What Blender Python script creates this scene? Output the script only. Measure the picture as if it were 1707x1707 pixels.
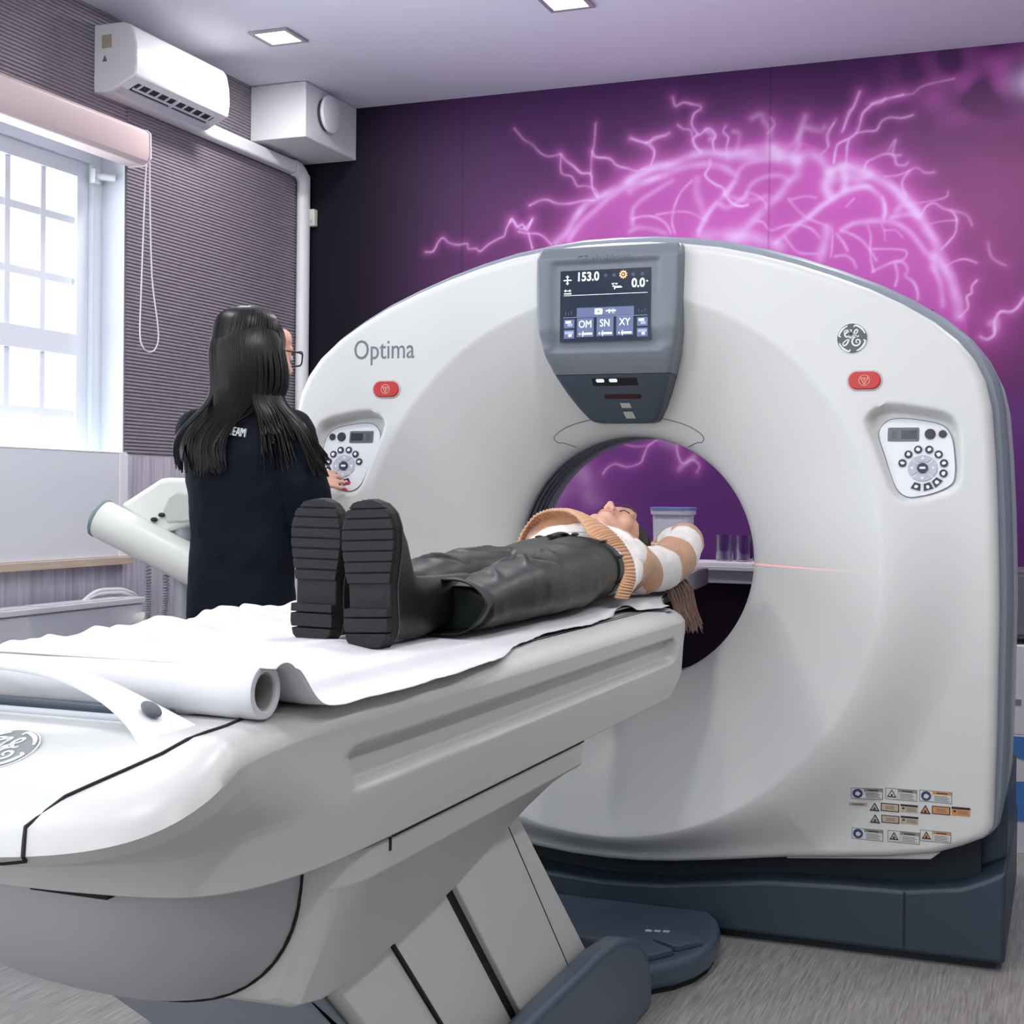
import bpy, bmesh, math, random
import numpy as np
from mathutils import Vector, Matrix, noise
for _o in list(bpy.data.objects): bpy.data.objects.remove(_o, do_unlink=True)
SC = bpy.context.scene; COL = SC.collection; PI = math.pi; R = math.radians
# ------------------------------------------------------------ camera
cam_d = bpy.data.cameras.new('camera'); cam = bpy.data.objects.new('camera', cam_d); COL.objects.link(cam)
cam_d.sensor_width = 36; cam_d.lens = 49.73; cam_d.clip_start = .05
right = Vector((.9306703, .36567686, .01154236)); down = Vector((.0152696, -.00730223, -.99985675)); fwd = Vector((-.3655402, .93071323, -.0123797))
M3 = Matrix((right, -down, -fwd)).transposed()
cam.matrix_world = Matrix.Translation((1.185, -3.75, 1.19)) @ M3.to_4x4()
SC.camera = cam
WORLD_S, WIN_P, REAR_P, DOWN_P, MURAL_GAIN = 2.4, 620, 60, 10, .82   # light levels
# ------------------------------------------------------------ world, light, exposure
SC.view_settings.view_transform = 'Standard'; SC.view_settings.look = 'None'
SC.view_settings.exposure = 0.08; SC.view_settings.gamma = 1.0; SC.view_settings.use_curve_mapping = False
w = bpy.data.worlds.new('overcast_sky'); SC.world = w; w.use_nodes = True
bgn = w.node_tree.nodes['Background']; bgn.inputs[0].default_value = (.93, .97, 1.0, 1); bgn.inputs[1].default_value = WORLD_S
def area(name, loc, rot, sx, sy, power, col=(1, 1, 1), spread=180):
    l = bpy.data.lights.new(name, 'AREA'); l.shape = 'RECTANGLE'; l.size = sx; l.size_y = sy; l.energy = power; l.color = col; l.spread = R(spread)
    o = bpy.data.objects.new(name, l); COL.objects.link(o); o.location = loc; o.rotation_euler = rot; return o
# overcast sky outside the left-hand windows, then two added fill lamps
area('left_daylight', (-4.6, -2.4, 1.0), (0, R(-90), 0), 4.4, 8.5, WIN_P, (.86, .93, 1))
area('ceiling_fill', (-3.5, -2.4, .25), (0, R(-128), 0), 2.0, 8.5, WIN_P*.62, (.92, .95, 1))  # added lamp, aimed up through the windows to brighten the ceiling
area('rear_fill', (-.2, -7.4, 1.5), (R(90), 0, 0), 5.0, 3.4, REAR_P, (.93, .96, 1))  # added fill from behind the camera, no known window there
# ------------------------------------------------------------ helpers
def lin(c):
    return tuple(((x/255)/12.92 if x/255 <= .04045 else ((x/255+.055)/1.055)**2.4) for x in c)
MATS = {}
def mat(name, rgb, rough=.5, metal=0, spec=.5, emit=None, es=1, noise_amt=0, noise_scale=20, bump=0, bump_scale=60, stretch=(1, 1, 1), alpha=1, trans=0, coat=0, sheen=0):
    if name in MATS: return MATS[name]
    m = bpy.data.materials.new(name); m.use_nodes = True; nt = m.node_tree; b = nt.nodes['Principled BSDF']
    c = lin(rgb) + (1,)
    b.inputs['Base Color'].default_value = c; b.inputs['Roughness'].default_value = rough; b.inputs['Metallic'].default_value = metal
    b.inputs['Specular IOR Level'].default_value = spec; b.inputs['Coat Weight'].default_value = coat; b.inputs['Sheen Weight'].default_value = sheen
    b.inputs['Transmission Weight'].default_value = trans; b.inputs['Alpha'].default_value = alpha
    if emit is not None:
        b.inputs['Emission Color'].default_value = lin(emit) + (1,); b.inputs['Emission Strength'].default_value = es
    if noise_amt or bump:
        tc = nt.nodes.new('ShaderNodeTexCoord'); mp = nt.nodes.new('ShaderNodeMapping'); mp.inputs['Scale'].default_value = stretch
        nt.links.new(tc.outputs['Object'], mp.inputs[0])
    if noise_amt:
        n = nt.nodes.new('ShaderNodeTexNoise'); n.inputs['Scale'].default_value = noise_scale; n.inputs['Detail'].default_value = 5
        nt.links.new(mp.outputs[0], n.inputs[0]); r = nt.nodes.new('ShaderNodeValToRGB')
        r.color_ramp.elements[0].position = .3; r.color_ramp.elements[1].position = .7
        r.color_ramp.elements[0].color = tuple(x*(1-noise_amt) for x in c[:3])+(1,); r.color_ramp.elements[1].color = tuple(min(1, x*(1+noise_amt)) for x in c[:3])+(1,)
        nt.links.new(n.outputs[0], r.inputs[0]); nt.links.new(r.outputs[0], b.inputs['Base Color'])
    if bump:
        n = nt.nodes.new('ShaderNodeTexNoise'); n.inputs['Scale'].default_value = bump_scale; n.inputs['Detail'].default_value = 4
        nt.links.new(mp.outputs[0], n.inputs[0]); bp = nt.nodes.new('ShaderNodeBump'); bp.inputs['Strength'].default_value = bump; bp.inputs['Distance'].default_value = .01
        nt.links.new(n.outputs[0], bp.inputs['Height']); nt.links.new(bp.outputs[0], b.inputs['Normal'])
    MATS[name] = m; return m
def empty(name, loc, label, cat, group=None):
    o = bpy.data.objects.new(name, None); COL.objects.link(o); o.location = loc; o.empty_display_size = .1
    tag(o, label, cat, group); return o
def tag(o, label=None, cat=None, group=None, kind=None):
    if label: o['label'] = label
    if cat: o['category'] = cat
    if group: o['group'] = group
    if kind: o['kind'] = kind
    return o
def obj(name, bm, mats, parent=None, smooth=40, bevel=0, seg=2, recalc=True, root=None, label=None):
    """mesh in world coordinates -> object; parent chain shares the root's location"""
    if isinstance(mats, bpy.types.Material): mats = [mats]
    if recalc: bmesh.ops.recalc_face_normals(bm, faces=bm.faces)
    me = bpy.data.meshes.new(name)
    if smooth:
        for f in bm.faces: f.smooth = True
    bm.to_mesh(me); bm.free()
    for m in mats: me.materials.append(m)
    if smooth: me.set_sharp_from_angle(angle=R(smooth))
    o = bpy.data.objects.new(name, me); COL.objects.link(o)
    if parent is not None:
        top = parent
        while top.parent: top = top.parent
        me.transform(Matrix.Translation(-Vector(top.location))); o.parent = parent
    if bevel:
        b = o.modifiers.new('bevel', 'BEVEL'); b.width = bevel; b.segments = seg; b.limit_method = 'ANGLE'; b.angle_limit = R(35); b.harden_normals = False
    if label: o['label'] = label
    return o
def struct(name, bm, m, **k):
    o = obj(name, bm, m, **k); o['kind'] = 'structure'; return o
def NB(): return bmesh.new()
def box(bm, x0, x1, y0, y1, z0, z1, mi=0):
    v = [bm.verts.new(p) for p in [(x0,y0,z0),(x1,y0,z0),(x1,y1,z0),(x0,y1,z0),(x0,y0,z1),(x1,y0,z1),(x1,y1,z1),(x0,y1,z1)]]
    for q in [(0,3,2,1),(4,5,6,7),(0,1,5,4),(1,2,6,5),(2,3,7,6),(3,0,4,7)]:
        bm.faces.new([v[i] for i in q]).material_index = mi
    return v
def prism(bm, pts, ax, a, b, mi=0, mi_cap=None):
    """closed 2-D polygon swept along axis ax from a to b"""
    def mk(p, t): return {'X': (t, p[0], p[1]), 'Y': (p[0], t, p[1]), 'Z': (p[0], p[1], t)}[ax]
    A = [bm.verts.new(mk(p, a)) for p in pts]; B = [bm.verts.new(mk(p, b)) for p in pts]; n = len(pts)
    for f in (A, B[::-1]): bm.faces.new(f).material_index = mi if mi_cap is None else mi_cap
    for i in range(n): bm.faces.new((A[i], B[i], B[(i+1) % n], A[(i+1) % n])).material_index = mi
    return A, B
def rings(bm, rr, closed=True, cap=True, mi=0):
    V = [[bm.verts.new(p) for p in r] for r in rr]; n = len(V[0])
    for i in range(len(V)-1):
        for j in range(n if closed else n-1):
            bm.faces.new((V[i][j], V[i][(j+1) % n], V[i+1][(j+1) % n], V[i+1][j])).material_index = mi
    if cap and closed:
        bm.faces.new(V[0][::-1]).material_index = mi; bm.faces.new(V[-1]).material_index = mi
    return V
def smooth_path(pts, n=6, closed=False):
    P = [Vector(p) for p in pts]; out = []; N = len(P)
    rng = range(N if closed else N-1)
    for i in rng:
        if closed: p0, p1, p2, p3 = P[i-1], P[i], P[(i+1) % N], P[(i+2) % N]
        else: p0, p1, p2, p3 = P[max(i-1, 0)], P[i], P[i+1], P[min(i+2, N-1)]
        for k in range(n):
            t = k/n
            out.append(.5*((2*p1)+(-p0+p2)*t+(2*p0-5*p1+4*p2-p3)*t*t+(-p0+3*p1-3*p2+p3)*t**3))
    if not closed: out.append(P[-1])
    return out
def tube(bm, pts, r, seg=10, mi=0, closed=False, cap=True, up=None, flat=1.0):
    """swept tube; r number or list; flat = second radius / first, along up"""
    P = [Vector(p) for p in pts]; n = len(P); rr = []
    prev = Vector(up) if up else None
    for i in range(n):
        if closed: t = P[(i+1) % n]-P[i-1]
        else: t = P[min(i+1, n-1)]-P[max(i-1, 0)]
        if t.length < 1e-9: t = Vector((0, 0, 1))
        t.normalize()
        if prev is None:
            prev = Vector((0, 0, 1)) if abs(t.z) < .9 else Vector((1, 0, 0))
        u = prev-t*prev.dot(t)
        if u.length < 1e-6: u = t.orthogonal()
        u.normalize(); s = t.cross(u)
        if up is None: prev = u
        ri = r[i] if isinstance(r, (list, tuple)) else r
        if isinstance(ri, (list, tuple)): a, b = ri
        else: a, b = ri, ri*flat
        rr.append([P[i]+s*(a*math.cos(2*PI*k/seg))+u*(b*math.sin(2*PI*k/seg)) for k in range(seg)])
    if closed: rr.append(rr[0])
    V = rings(bm, rr, cap=(cap and not closed), mi=mi)
    return V
def ball(bm, c, r, seg=20, rot=None, mi=0):
    if not isinstance(r, (tuple, list)): r = (r, r, r)
    m = Matrix.Translation(c) @ (rot.to_4x4() if rot else Matrix.Identity(4)) @ Matrix.Diagonal((r[0], r[1], r[2], 1))
    g = bmesh.ops.create_uvsphere(bm, u_segments=seg, v_segments=max(8, seg*2//3), radius=1, matrix=m)
    for v in g['verts']:
        for f in v.link_faces: f.material_index = mi
def disc_prism(bm, c, r, ax, a, b, seg=28, mi=0, rz=None):
    rz = rz or r
    prism(bm, [(c[0]+r*math.cos(2*PI*k/seg), c[1]+rz*math.sin(2*PI*k/seg)) for k in range(seg)], ax, a, b, mi)
def rrect(x0, x1, z0, z1, r, n=5):
    o = []
    for cx_, cz_, a0 in ((x1-r, z1-r, 0), (x0+r, z1-r, 90), (x0+r, z0+r, 180), (x1-r, z0+r, 270)):
        for k in range(n+1):
            a = R(a0+90*k/n); o.append((cx_+r*math.cos(a), cz_+r*math.sin(a)))
    return o
def text_bm(bm, s, size, M, extrude=.0008, mi=0, align='CENTER', xs=1.0, bold=0):
    c = bpy.data.curves.new('tmp', 'FONT'); c.body = s; c.size = size; c.extrude = extrude; c.align_x = align; c.align_y = 'CENTER'; c.offset = bold; c.resolution_u = 3
    o = bpy.data.objects.new('tmp', c); COL.objects.link(o)
    dg = bpy.context.evaluated_depsgraph_get(); me = bpy.data.meshes.new_from_object(o.evaluated_get(dg))
    n0 = len(bm.faces); me.transform(Matrix(M) @ Matrix.Diagonal((xs, 1, 1, 1)))
    tmp = bmesh.new(); tmp.from_mesh(me)
    vm = {v: bm.verts.new(v.co) for v in tmp.verts}
    for f in tmp.faces:
        try: bm.faces.new([vm[v] for v in f.verts]).material_index = mi
        except ValueError: pass
    tmp.free(); bpy.data.objects.remove(o); bpy.data.curves.remove(c); bpy.data.meshes.remove(me)
FRONT = Matrix.Rotation(R(90), 4, 'X')      # text in the XZ plane that reads from -Y
def remesh(o, voxel=.006, smooth=4, disp=0, dscale=.15, fac=.5):
    m = o.modifiers.new('remesh', 'REMESH'); m.mode = 'VOXEL'; m.voxel_size = voxel; m.use_smooth_shade = True
    if smooth:
        s = o.modifiers.new('smooth', 'SMOOTH'); s.iterations = smooth; s.factor = fac
    if disp:
        t = bpy.data.textures.new('folds', 'CLOUDS'); t.noise_scale = dscale; t.noise_depth = 2
        d = o.modifiers.new('folds', 'DISPLACE'); d.texture = t; d.strength = disp; d.mid_level = .5; d.texture_coords = 'LOCAL'
    # bake, so that the finished surface is the object's own mesh
    dg = bpy.context.evaluated_depsgraph_get(); me = bpy.data.meshes.new_from_object(o.evaluated_get(dg)); old = o.data
    o.modifiers.clear(); o.data = me; me.name = old.name; bpy.data.meshes.remove(old)
    me.materials.clear() if not me.materials else None
    for p in me.polygons: p.use_smooth = True
    return o
def ell(c, rx, rz, n=28, ax='Y', pw=2.0, a0=0):
    """superellipse ring; ax: normal axis"""
    o = []
    for k in range(n):
        a = 2*PI*k/n+a0; ca, sa = math.cos(a), math.sin(a)
        x = rx*math.copysign(abs(ca)**(2/pw), ca); z = rz*math.copysign(abs(sa)**(2/pw), sa)
        o.append({'Y': (c[0]+x, c[1], c[2]+z), 'Z': (c[0]+x, c[1]+z, c[2]), 'X': (c[0], c[1]+x, c[2]+z)}[ax])
    return o
def dup(root, loc, **tags):
    r = root.copy(); COL.objects.link(r); r.location = loc
    for k, v in tags.items(): r[k] = v
    def rec(a, b):
        for ch in [c for c in bpy.data.objects if c.parent == a]:
            c = ch.copy(); COL.objects.link(c); c.parent = b; rec(ch, c)
    rec(root, r); return r
# ------------------------------------------------------------ materials
PLASTIC = mat('white_plastic', (212, 214, 212), .38, noise_amt=.01, noise_scale=3, bump=.012, bump_scale=900)
PLASTIC2 = mat('table_plastic', (192, 193, 191), .36)
GREYP = mat('grey_plastic', (132, 142, 154), .42)
GREYL = mat('light_grey_plastic', (178, 184, 190), .4)
NAVY = mat('dark_blue_grey_plastic', (46, 60, 74), .45)
BEZEL = mat('slate_plastic', (112, 119, 128), .38)
BEZELD = mat('dark_slate_plastic', (62, 76, 88), .4)
BLACK = mat('black_gap', (12, 13, 15), .8)
SEAM = mat('dark_seam', (28, 30, 33), .7)
CHROME = mat('chrome', (200, 205, 208), .15, metal=1)
WHITE = mat('white_paint', (232, 233, 236), .5)
CEIL = mat('ceiling_paint', (226, 225, 238), .7)
RUBBER = mat('black_rubber', (20, 20, 22), .6)
# lightning and brain contours of the printed mural: (half width, strength, x z pairs on the wall)
MURAL = [
(0.006,0.7,[-1.358,2.211,-1.322,2.212,-1.3,2.249,-1.277,2.266,-1.251,2.244,-1.209,2.233,-1.167,2.236,-1.161,2.215,-1.126,2.213,-1.107,2.201,-1.069,2.228,-1.025,2.249,-1.0,2.259,-0.991,2.288,-0.976,2.313,-0.957,2.317,-0.938,2.29,-0.913,2.283,-0.877,2.318]),
(0.009,0.9,[-0.976,2.313,-0.967,2.327,-0.944,2.294,-0.92,2.301,-0.901,2.277,-0.877,2.321]),
(0.006,0.8,[-0.938,2.273,-0.894,2.262,-0.857,2.26,-0.827,2.246,-0.793,2.213]),
(0.007,0.8,[-0.894,2.265,-0.885,2.235,-0.875,2.2]),
(0.005,0.5,[-0.962,2.699,-0.918,2.649,-0.881,2.626,-0.849,2.592,-0.812,2.572,-0.758,2.577]),
(0.008,0.8,[-0.758,2.577,-0.733,2.549,-0.697,2.521,-0.666,2.493,-0.627,2.487,-0.62,2.43,-0.596,2.389]),
(0.006,0.6,[-0.755,2.571,-0.754,2.502,-0.708,2.482,-0.684,2.443,-0.648,2.441,-0.606,2.424,-0.593,2.394]),
(0.006,0.6,[-0.609,2.689,-0.614,2.605,-0.622,2.577,-0.627,2.487]),
(0.008,0.8,[-0.622,2.577,-0.607,2.554,-0.548,2.543,-0.518,2.513,-0.471,2.498,-0.436,2.485,-0.401,2.493]),
(0.008,0.7,[-0.89,2.377,-0.847,2.394,-0.81,2.395,-0.767,2.377,-0.707,2.374,-0.659,2.382,-0.611,2.379]),
(0.006,0.6,[-0.461,2.621,-0.42,2.601,-0.385,2.592,-0.364,2.568,-0.364,2.535,-0.378,2.503]),
(0.008,0.5,[-0.379,2.592,-0.368,2.613,-0.316,2.615]),
(0.018,0.95,[-0.771,2.218,-0.729,2.255,-0.694,2.31,-0.647,2.364,-0.581,2.394,-0.493,2.433,-0.424,2.473,-0.355,2.495,-0.315,2.498]),
(0.014,0.7,[-0.717,2.226,-0.675,2.281,-0.581,2.36,-0.487,2.421,-0.4,2.443,-0.314,2.459]),
(0.02,1.0,[-0.462,2.447,-0.381,2.486,-0.29,2.502,-0.21,2.529,-0.143,2.535,-0.065,2.523,0.018,2.53,0.1,2.532,0.143,2.513,0.197,2.492]),
(0.03,1.0,[0.11,2.526,0.154,2.496,0.203,2.481]),
(0.025,0.8,[-0.065,2.515,0.045,2.504,0.132,2.505]),
(0.016,0.7,[-0.462,2.408,-0.387,2.442,-0.289,2.474,-0.204,2.49,-0.131,2.49,-0.075,2.469,-0.036,2.439,-0.041,2.412,-0.074,2.371]),
(0.01,0.95,[-0.137,2.507,-0.139,2.48,-0.156,2.453,-0.142,2.43,-0.113,2.409,-0.083,2.393,-0.074,2.366,-0.046,2.331,-0.012,2.318,0.015,2.322]),
(0.02,0.95,[0.203,2.481,0.24,2.497,0.288,2.48,0.315,2.446,0.326,2.408,0.316,2.377,0.327,2.339]),
(0.018,0.9,[0.325,2.429,0.367,2.442,0.419,2.433,0.472,2.403]),
(0.02,0.9,[0.331,2.387,0.373,2.399,0.384,2.362]),
(0.02,0.7,[0.372,2.442,0.383,2.415,0.43,2.39,0.471,2.408]),
(0.013,0.85,[0.472,2.361,0.42,2.357,0.369,2.336,0.306,2.303,0.259,2.263,0.211,2.239,0.158,2.194,0.126,2.169]),
(0.02,0.75,[0.197,2.471,0.203,2.428,0.172,2.398,0.134,2.352,0.092,2.317,0.049,2.271,0.005,2.23,-0.027,2.199]),
(0.012,0.6,[-0.031,2.439,-0.014,2.465,0.018,2.484,0.073,2.491,0.133,2.486]),
(0.012,0.6,[0.009,2.366,0.025,2.397,0.063,2.421,0.106,2.429,0.144,2.426,0.171,2.403]),
(0.012,0.75,[0.004,2.355,-0.062,2.316,-0.107,2.335,-0.14,2.299,-0.162,2.262,-0.178,2.219]),
(0.012,0.7,[-0.041,2.412,-0.074,2.371,-0.112,2.335,-0.145,2.294,-0.178,2.235]),
(0.018,0.55,[-0.187,2.434,-0.186,2.379,-0.168,2.322,-0.156,2.278]),
(0.01,0.5,[-0.209,2.43,-0.248,2.394,-0.276,2.34,-0.287,2.275,-0.275,2.23]),
(0.012,0.6,[-0.448,2.273,-0.449,2.329,-0.415,2.366,-0.357,2.401,-0.289,2.435]),
(0.01,0.6,[-0.449,2.295,-0.402,2.304,-0.35,2.295,-0.309,2.265,-0.292,2.23]),
(0.012,0.5,[-0.46,2.246,-0.425,2.26,-0.367,2.251,-0.315,2.232]),
(0.008,0.5,[-0.35,2.306,-0.276,2.313,-0.213,2.306,-0.162,2.278]),
(0.012,0.55,[-0.068,2.365,-0.007,2.342,0.048,2.341,0.086,2.35]),
(0.01,0.5,[0.009,2.371,0.047,2.358,0.081,2.328,0.086,2.306]),
(0.01,0.5,[0.158,2.194,0.18,2.161,0.213,2.127,0.282,2.118]),
(0.01,0.6,[0.049,2.257,0.076,2.25,0.104,2.219,0.158,2.232,0.211,2.234,0.26,2.215,0.292,2.181]),
(0.02,0.9,[0.318,2.212,0.313,2.175,0.303,2.133,0.293,2.101]),
(0.008,0.6,[0.339,2.211,0.34,2.157,0.335,2.105]),
(0.03,0.7,[-0.172,2.207,-0.027,2.205,0.05,2.189,0.137,2.152]),
(0.04,0.8,[-0.038,2.197,-0.011,2.204]),
(0.01,0.5,[0.172,2.333,0.205,2.293,0.243,2.259,0.318,2.223]),
(0.01,0.45,[0.183,2.332,0.237,2.34,0.274,2.332]),
(0.008,0.85,[-0.29,2.765,-0.278,2.73,-0.247,2.741,-0.21,2.73,-0.179,2.721,-0.179,2.708,-0.204,2.691,-0.212,2.65,-0.189,2.615,-0.178,2.609,-0.153,2.629,-0.133,2.624,-0.116,2.598,-0.127,2.577,-0.121,2.538]),
(0.01,0.85,[-0.189,2.61,-0.206,2.589,-0.194,2.561,-0.171,2.537]),
(0.007,0.6,[-0.269,2.655,-0.246,2.636,-0.217,2.629,-0.206,2.589]),
(0.012,0.8,[-0.153,2.623,-0.122,2.601,-0.135,2.589]),
(0.008,0.75,[-0.077,2.633,-0.086,2.612,-0.066,2.589,-0.071,2.556,-0.07,2.529]),
(0.012,0.5,[-0.044,2.609,-0.022,2.596,-0.032,2.532]),
(0.01,0.65,[-0.4,2.594,-0.371,2.602,-0.337,2.614,-0.303,2.625]),
(0.008,0.7,[-0.464,2.616,-0.4,2.594,-0.377,2.575,-0.362,2.552,-0.376,2.508]),
(0.014,0.55,[0.027,2.657,0.06,2.665,0.076,2.637,0.099,2.597,0.088,2.555,0.11,2.537]),
(0.01,0.5,[0.098,2.651,0.115,2.623,0.088,2.592]),
(0.014,0.55,[0.159,2.527,0.191,2.546,0.212,2.582,0.228,2.602,0.286,2.587,0.302,2.596]),
(0.014,0.5,[0.197,2.514,0.212,2.545,0.207,2.572,0.232,2.645]),
(0.008,0.45,[0.319,2.526,0.313,2.569,0.339,2.609]),
(0.008,0.6,[0.431,2.717,0.411,2.666,0.396,2.636,0.381,2.6,0.37,2.574]),
(0.009,0.85,[0.341,2.46,0.349,2.516,0.363,2.534,0.395,2.546,0.423,2.567,0.436,2.599,0.445,2.636,0.472,2.661,0.491,2.674,0.536,2.684,0.591,2.693]),
(0.006,0.5,[0.591,2.693,0.627,2.694,0.653,2.715,0.693,2.725,0.773,2.736]),
(0.009,0.8,[0.387,2.447,0.389,2.508,0.395,2.541]),
(0.007,0.6,[0.423,2.565,0.46,2.569,0.497,2.57,0.515,2.601,0.546,2.613,0.587,2.607,0.628,2.615]),
(0.01,0.7,[0.477,2.67,0.509,2.672,0.527,2.685]),
(0.008,0.5,[0.435,2.721,0.412,2.662,0.394,2.649,0.376,2.585]),
(0.008,0.4,[0.293,2.497,0.321,2.523,0.32,2.571,0.348,2.625]),
(0.009,0.65,[0.453,2.419,0.462,2.451,0.484,2.463,0.53,2.479,0.562,2.469,0.572,2.438,0.599,2.431,0.612,2.44]),
(0.01,0.45,[0.543,2.492,0.566,2.527,0.557,2.476,0.585,2.47]),
(0.008,0.5,[0.531,2.394,0.577,2.396,0.613,2.407,0.644,2.419,0.676,2.398,0.707,2.398]),
(0.01,0.7,[0.617,2.407,0.595,2.376,0.596,2.343,0.61,2.319]),
(0.02,1.0,[0.332,2.423,0.355,2.44,0.392,2.442,0.439,2.429,0.471,2.413,0.513,2.386,0.555,2.355,0.591,2.32,0.624,2.285,0.656,2.242]),
(0.012,0.9,[0.254,2.266,0.291,2.297,0.338,2.327,0.384,2.353,0.426,2.364,0.458,2.364,0.495,2.341,0.523,2.306,0.533,2.263,0.529,2.248]),
(0.022,0.9,[0.332,2.427,0.309,2.382,0.328,2.338]),
(0.015,0.8,[0.378,2.434,0.384,2.391,0.379,2.358]),
(0.03,0.55,[0.407,2.413,0.435,2.401]),
(0.02,1.0,[0.591,2.317,0.624,2.282,0.647,2.248,0.679,2.2,0.706,2.161,0.72,2.128,0.725,2.091,0.752,2.034,0.775,1.996,0.789,1.949,0.799,1.903,0.804,1.866]),
(0.02,0.8,[0.712,2.092,0.717,2.045]),
(0.012,0.8,[0.372,2.203,0.414,2.225,0.465,2.231,0.524,2.23,0.57,2.22,0.616,2.19,0.648,2.15,0.68,2.107,0.707,2.082]),
(0.012,0.7,[0.708,2.05,0.726,2.012,0.74,1.965,0.745,1.905]),
(0.01,0.8,[0.529,2.23,0.533,2.279,0.523,2.317]),
(0.008,0.6,[0.39,2.292,0.417,2.319]),
(0.012,0.7,[0.556,2.24,0.597,2.247,0.633,2.249,0.647,2.243]),
(0.015,0.6,[0.574,2.262,0.596,2.284,0.624,2.277]),
(0.01,0.6,[0.354,2.19,0.378,2.161,0.397,2.126]),
(0.01,0.6,[0.372,2.203,0.419,2.182,0.452,2.157,0.48,2.122,0.504,2.083]),
(0.008,0.6,[0.47,2.217,0.482,2.174,0.48,2.122,0.485,2.08,0.495,2.041]),
(0.01,0.7,[0.49,2.042,0.527,2.059,0.572,2.075,0.604,2.069,0.618,2.04,0.609,2.022,0.641,1.993,0.655,1.955,0.656,1.932]),
(0.01,0.7,[0.572,2.066,0.582,2.023,0.574,1.986]),
(0.006,0.5,[0.53,2.194,0.535,2.157]),
(0.006,0.5,[0.52,2.218,0.534,2.194,0.571,2.192,0.598,2.163]),
(0.01,0.5,[0.35,2.105,0.388,2.108,0.416,2.088,0.43,2.059]),
(0.008,0.5,[0.489,2.126,0.535,2.124,0.608,2.115,0.608,2.087,0.581,2.075]),
(0.008,0.6,[0.665,2.247,0.682,2.274,0.709,2.284,0.74,2.263,0.771,2.25,0.789,2.221,0.786,2.171,0.764,2.14,0.734,2.109]),
(0.006,0.4,[0.637,2.288,0.677,2.29,0.749,2.302,0.757,2.324]),
(0.01,0.35,[0.771,2.254,0.824,2.233,0.843,2.195]),
(0.006,0.4,[0.683,2.204,0.732,2.215,0.794,2.216]),
(0.006,0.6,[0.752,2.048,0.783,2.065,0.822,2.072,0.862,2.056]),
(0.008,0.7,[0.804,1.861,0.834,1.893,0.829,1.934,0.846,1.947,0.846,1.97,0.863,1.992]),
(0.01,0.9,[1.027,1.922,1.007,1.891,0.982,1.873,0.947,1.875,0.93,1.848,0.926,1.83,0.927,1.793,0.901,1.776,0.879,1.786]),
(0.014,0.7,[0.913,1.835,0.935,1.839,0.931,1.816]),
(0.01,0.35,[0.9,2.128,0.914,2.072,0.962,2.042]),
(0.006,0.75,[-0.319,1.422,-0.37,1.392,-0.39,1.352,-0.404,1.322,-0.46,1.305,-0.509,1.318,-0.545,1.298,-0.559,1.277]),
(0.006,0.45,[-0.482,1.403,-0.44,1.389,-0.391,1.389,-0.356,1.399]),
(0.008,0.85,[-0.256,1.402,-0.252,1.359,-0.231,1.319,-0.191,1.336,-0.163,1.312,-0.173,1.286]),
(0.012,0.7,[-0.245,1.299,-0.231,1.312,-0.184,1.346]),
(0.05,0.35,[-0.659,1.29,-0.63,1.236,-0.6,1.168]),
(0.05,0.25,[-0.659,1.29,-0.723,1.208,-0.774,1.152]),
(0.03,0.35,[-0.308,1.412,-0.267,1.399]),
]
# ------------------------------------------------------------ room
XL, XR, YB, YF, H = -1.95, 2.7, 1.69, -5.6, 2.845
# floor: vinyl with long streaks along the room
def floor_mat():
    m = bpy.data.materials.new('streaked_vinyl'); m.use_nodes = True; nt = m.node_tree; b = nt.nodes['Principled BSDF']
    tc = nt.nodes.new('ShaderNodeTexCoord'); mp = nt.nodes.new('ShaderNodeMapping'); mp.inputs['Scale'].default_value = (170, 7, 1)
    nt.links.new(tc.outputs['Object'], mp.inputs[0]); n = nt.nodes.new('ShaderNodeTexNoise'); n.inputs['Scale'].default_value = 1; n.inputs['Detail'].default_value = 6; n.inputs['Roughness'].default_value = .65
    nt.links.new(mp.outputs[0], n.inputs[0]); r = nt.nodes.new('ShaderNodeValToRGB')
    r.color_ramp.elements[0].position = .3; r.color_ramp.elements[1].position = .72
    r.color_ramp.elements[0].color = lin((116, 112, 109))+(1,); r.color_ramp.elements[1].color = lin((178, 174, 172))+(1,)
    nt.links.new(n.outputs[0], r.inputs[0]); nt.links.new(r.outputs[0], b.inputs['Base Color']); b.inputs['Roughness'].default_value = .38
    return m
bm = NB(); box(bm, XL-.3, XR+.2, YF, YB+.2, -.1, 0); struct('floor', bm, floor_mat(), smooth=0)
bm = NB(); box(bm, XL-.3, XR+.2, YF, YB+.2, H, H+.1); struct('ceiling', bm, CEIL, smooth=0)
bm = NB(); box(bm, XR, XR+.1, YF, YB, 0, H); GW = mat('grey_violet_paint', (146, 145, 148), .6); struct('wall_right', bm, GW, smooth=0)
bm = NB()
for a in ((XL-.3, -1.4, 0, H), (.9, XR+.1, 0, H), (-1.4, .9, 0, .9), (-1.4, .9, 2.4, H)): box(bm, a[0], a[1], YF-.2, YF, a[2], a[3])  # unseen opening, added to let the rear fill lamp in
struct('wall_rear', bm, GW, smooth=0)
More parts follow.
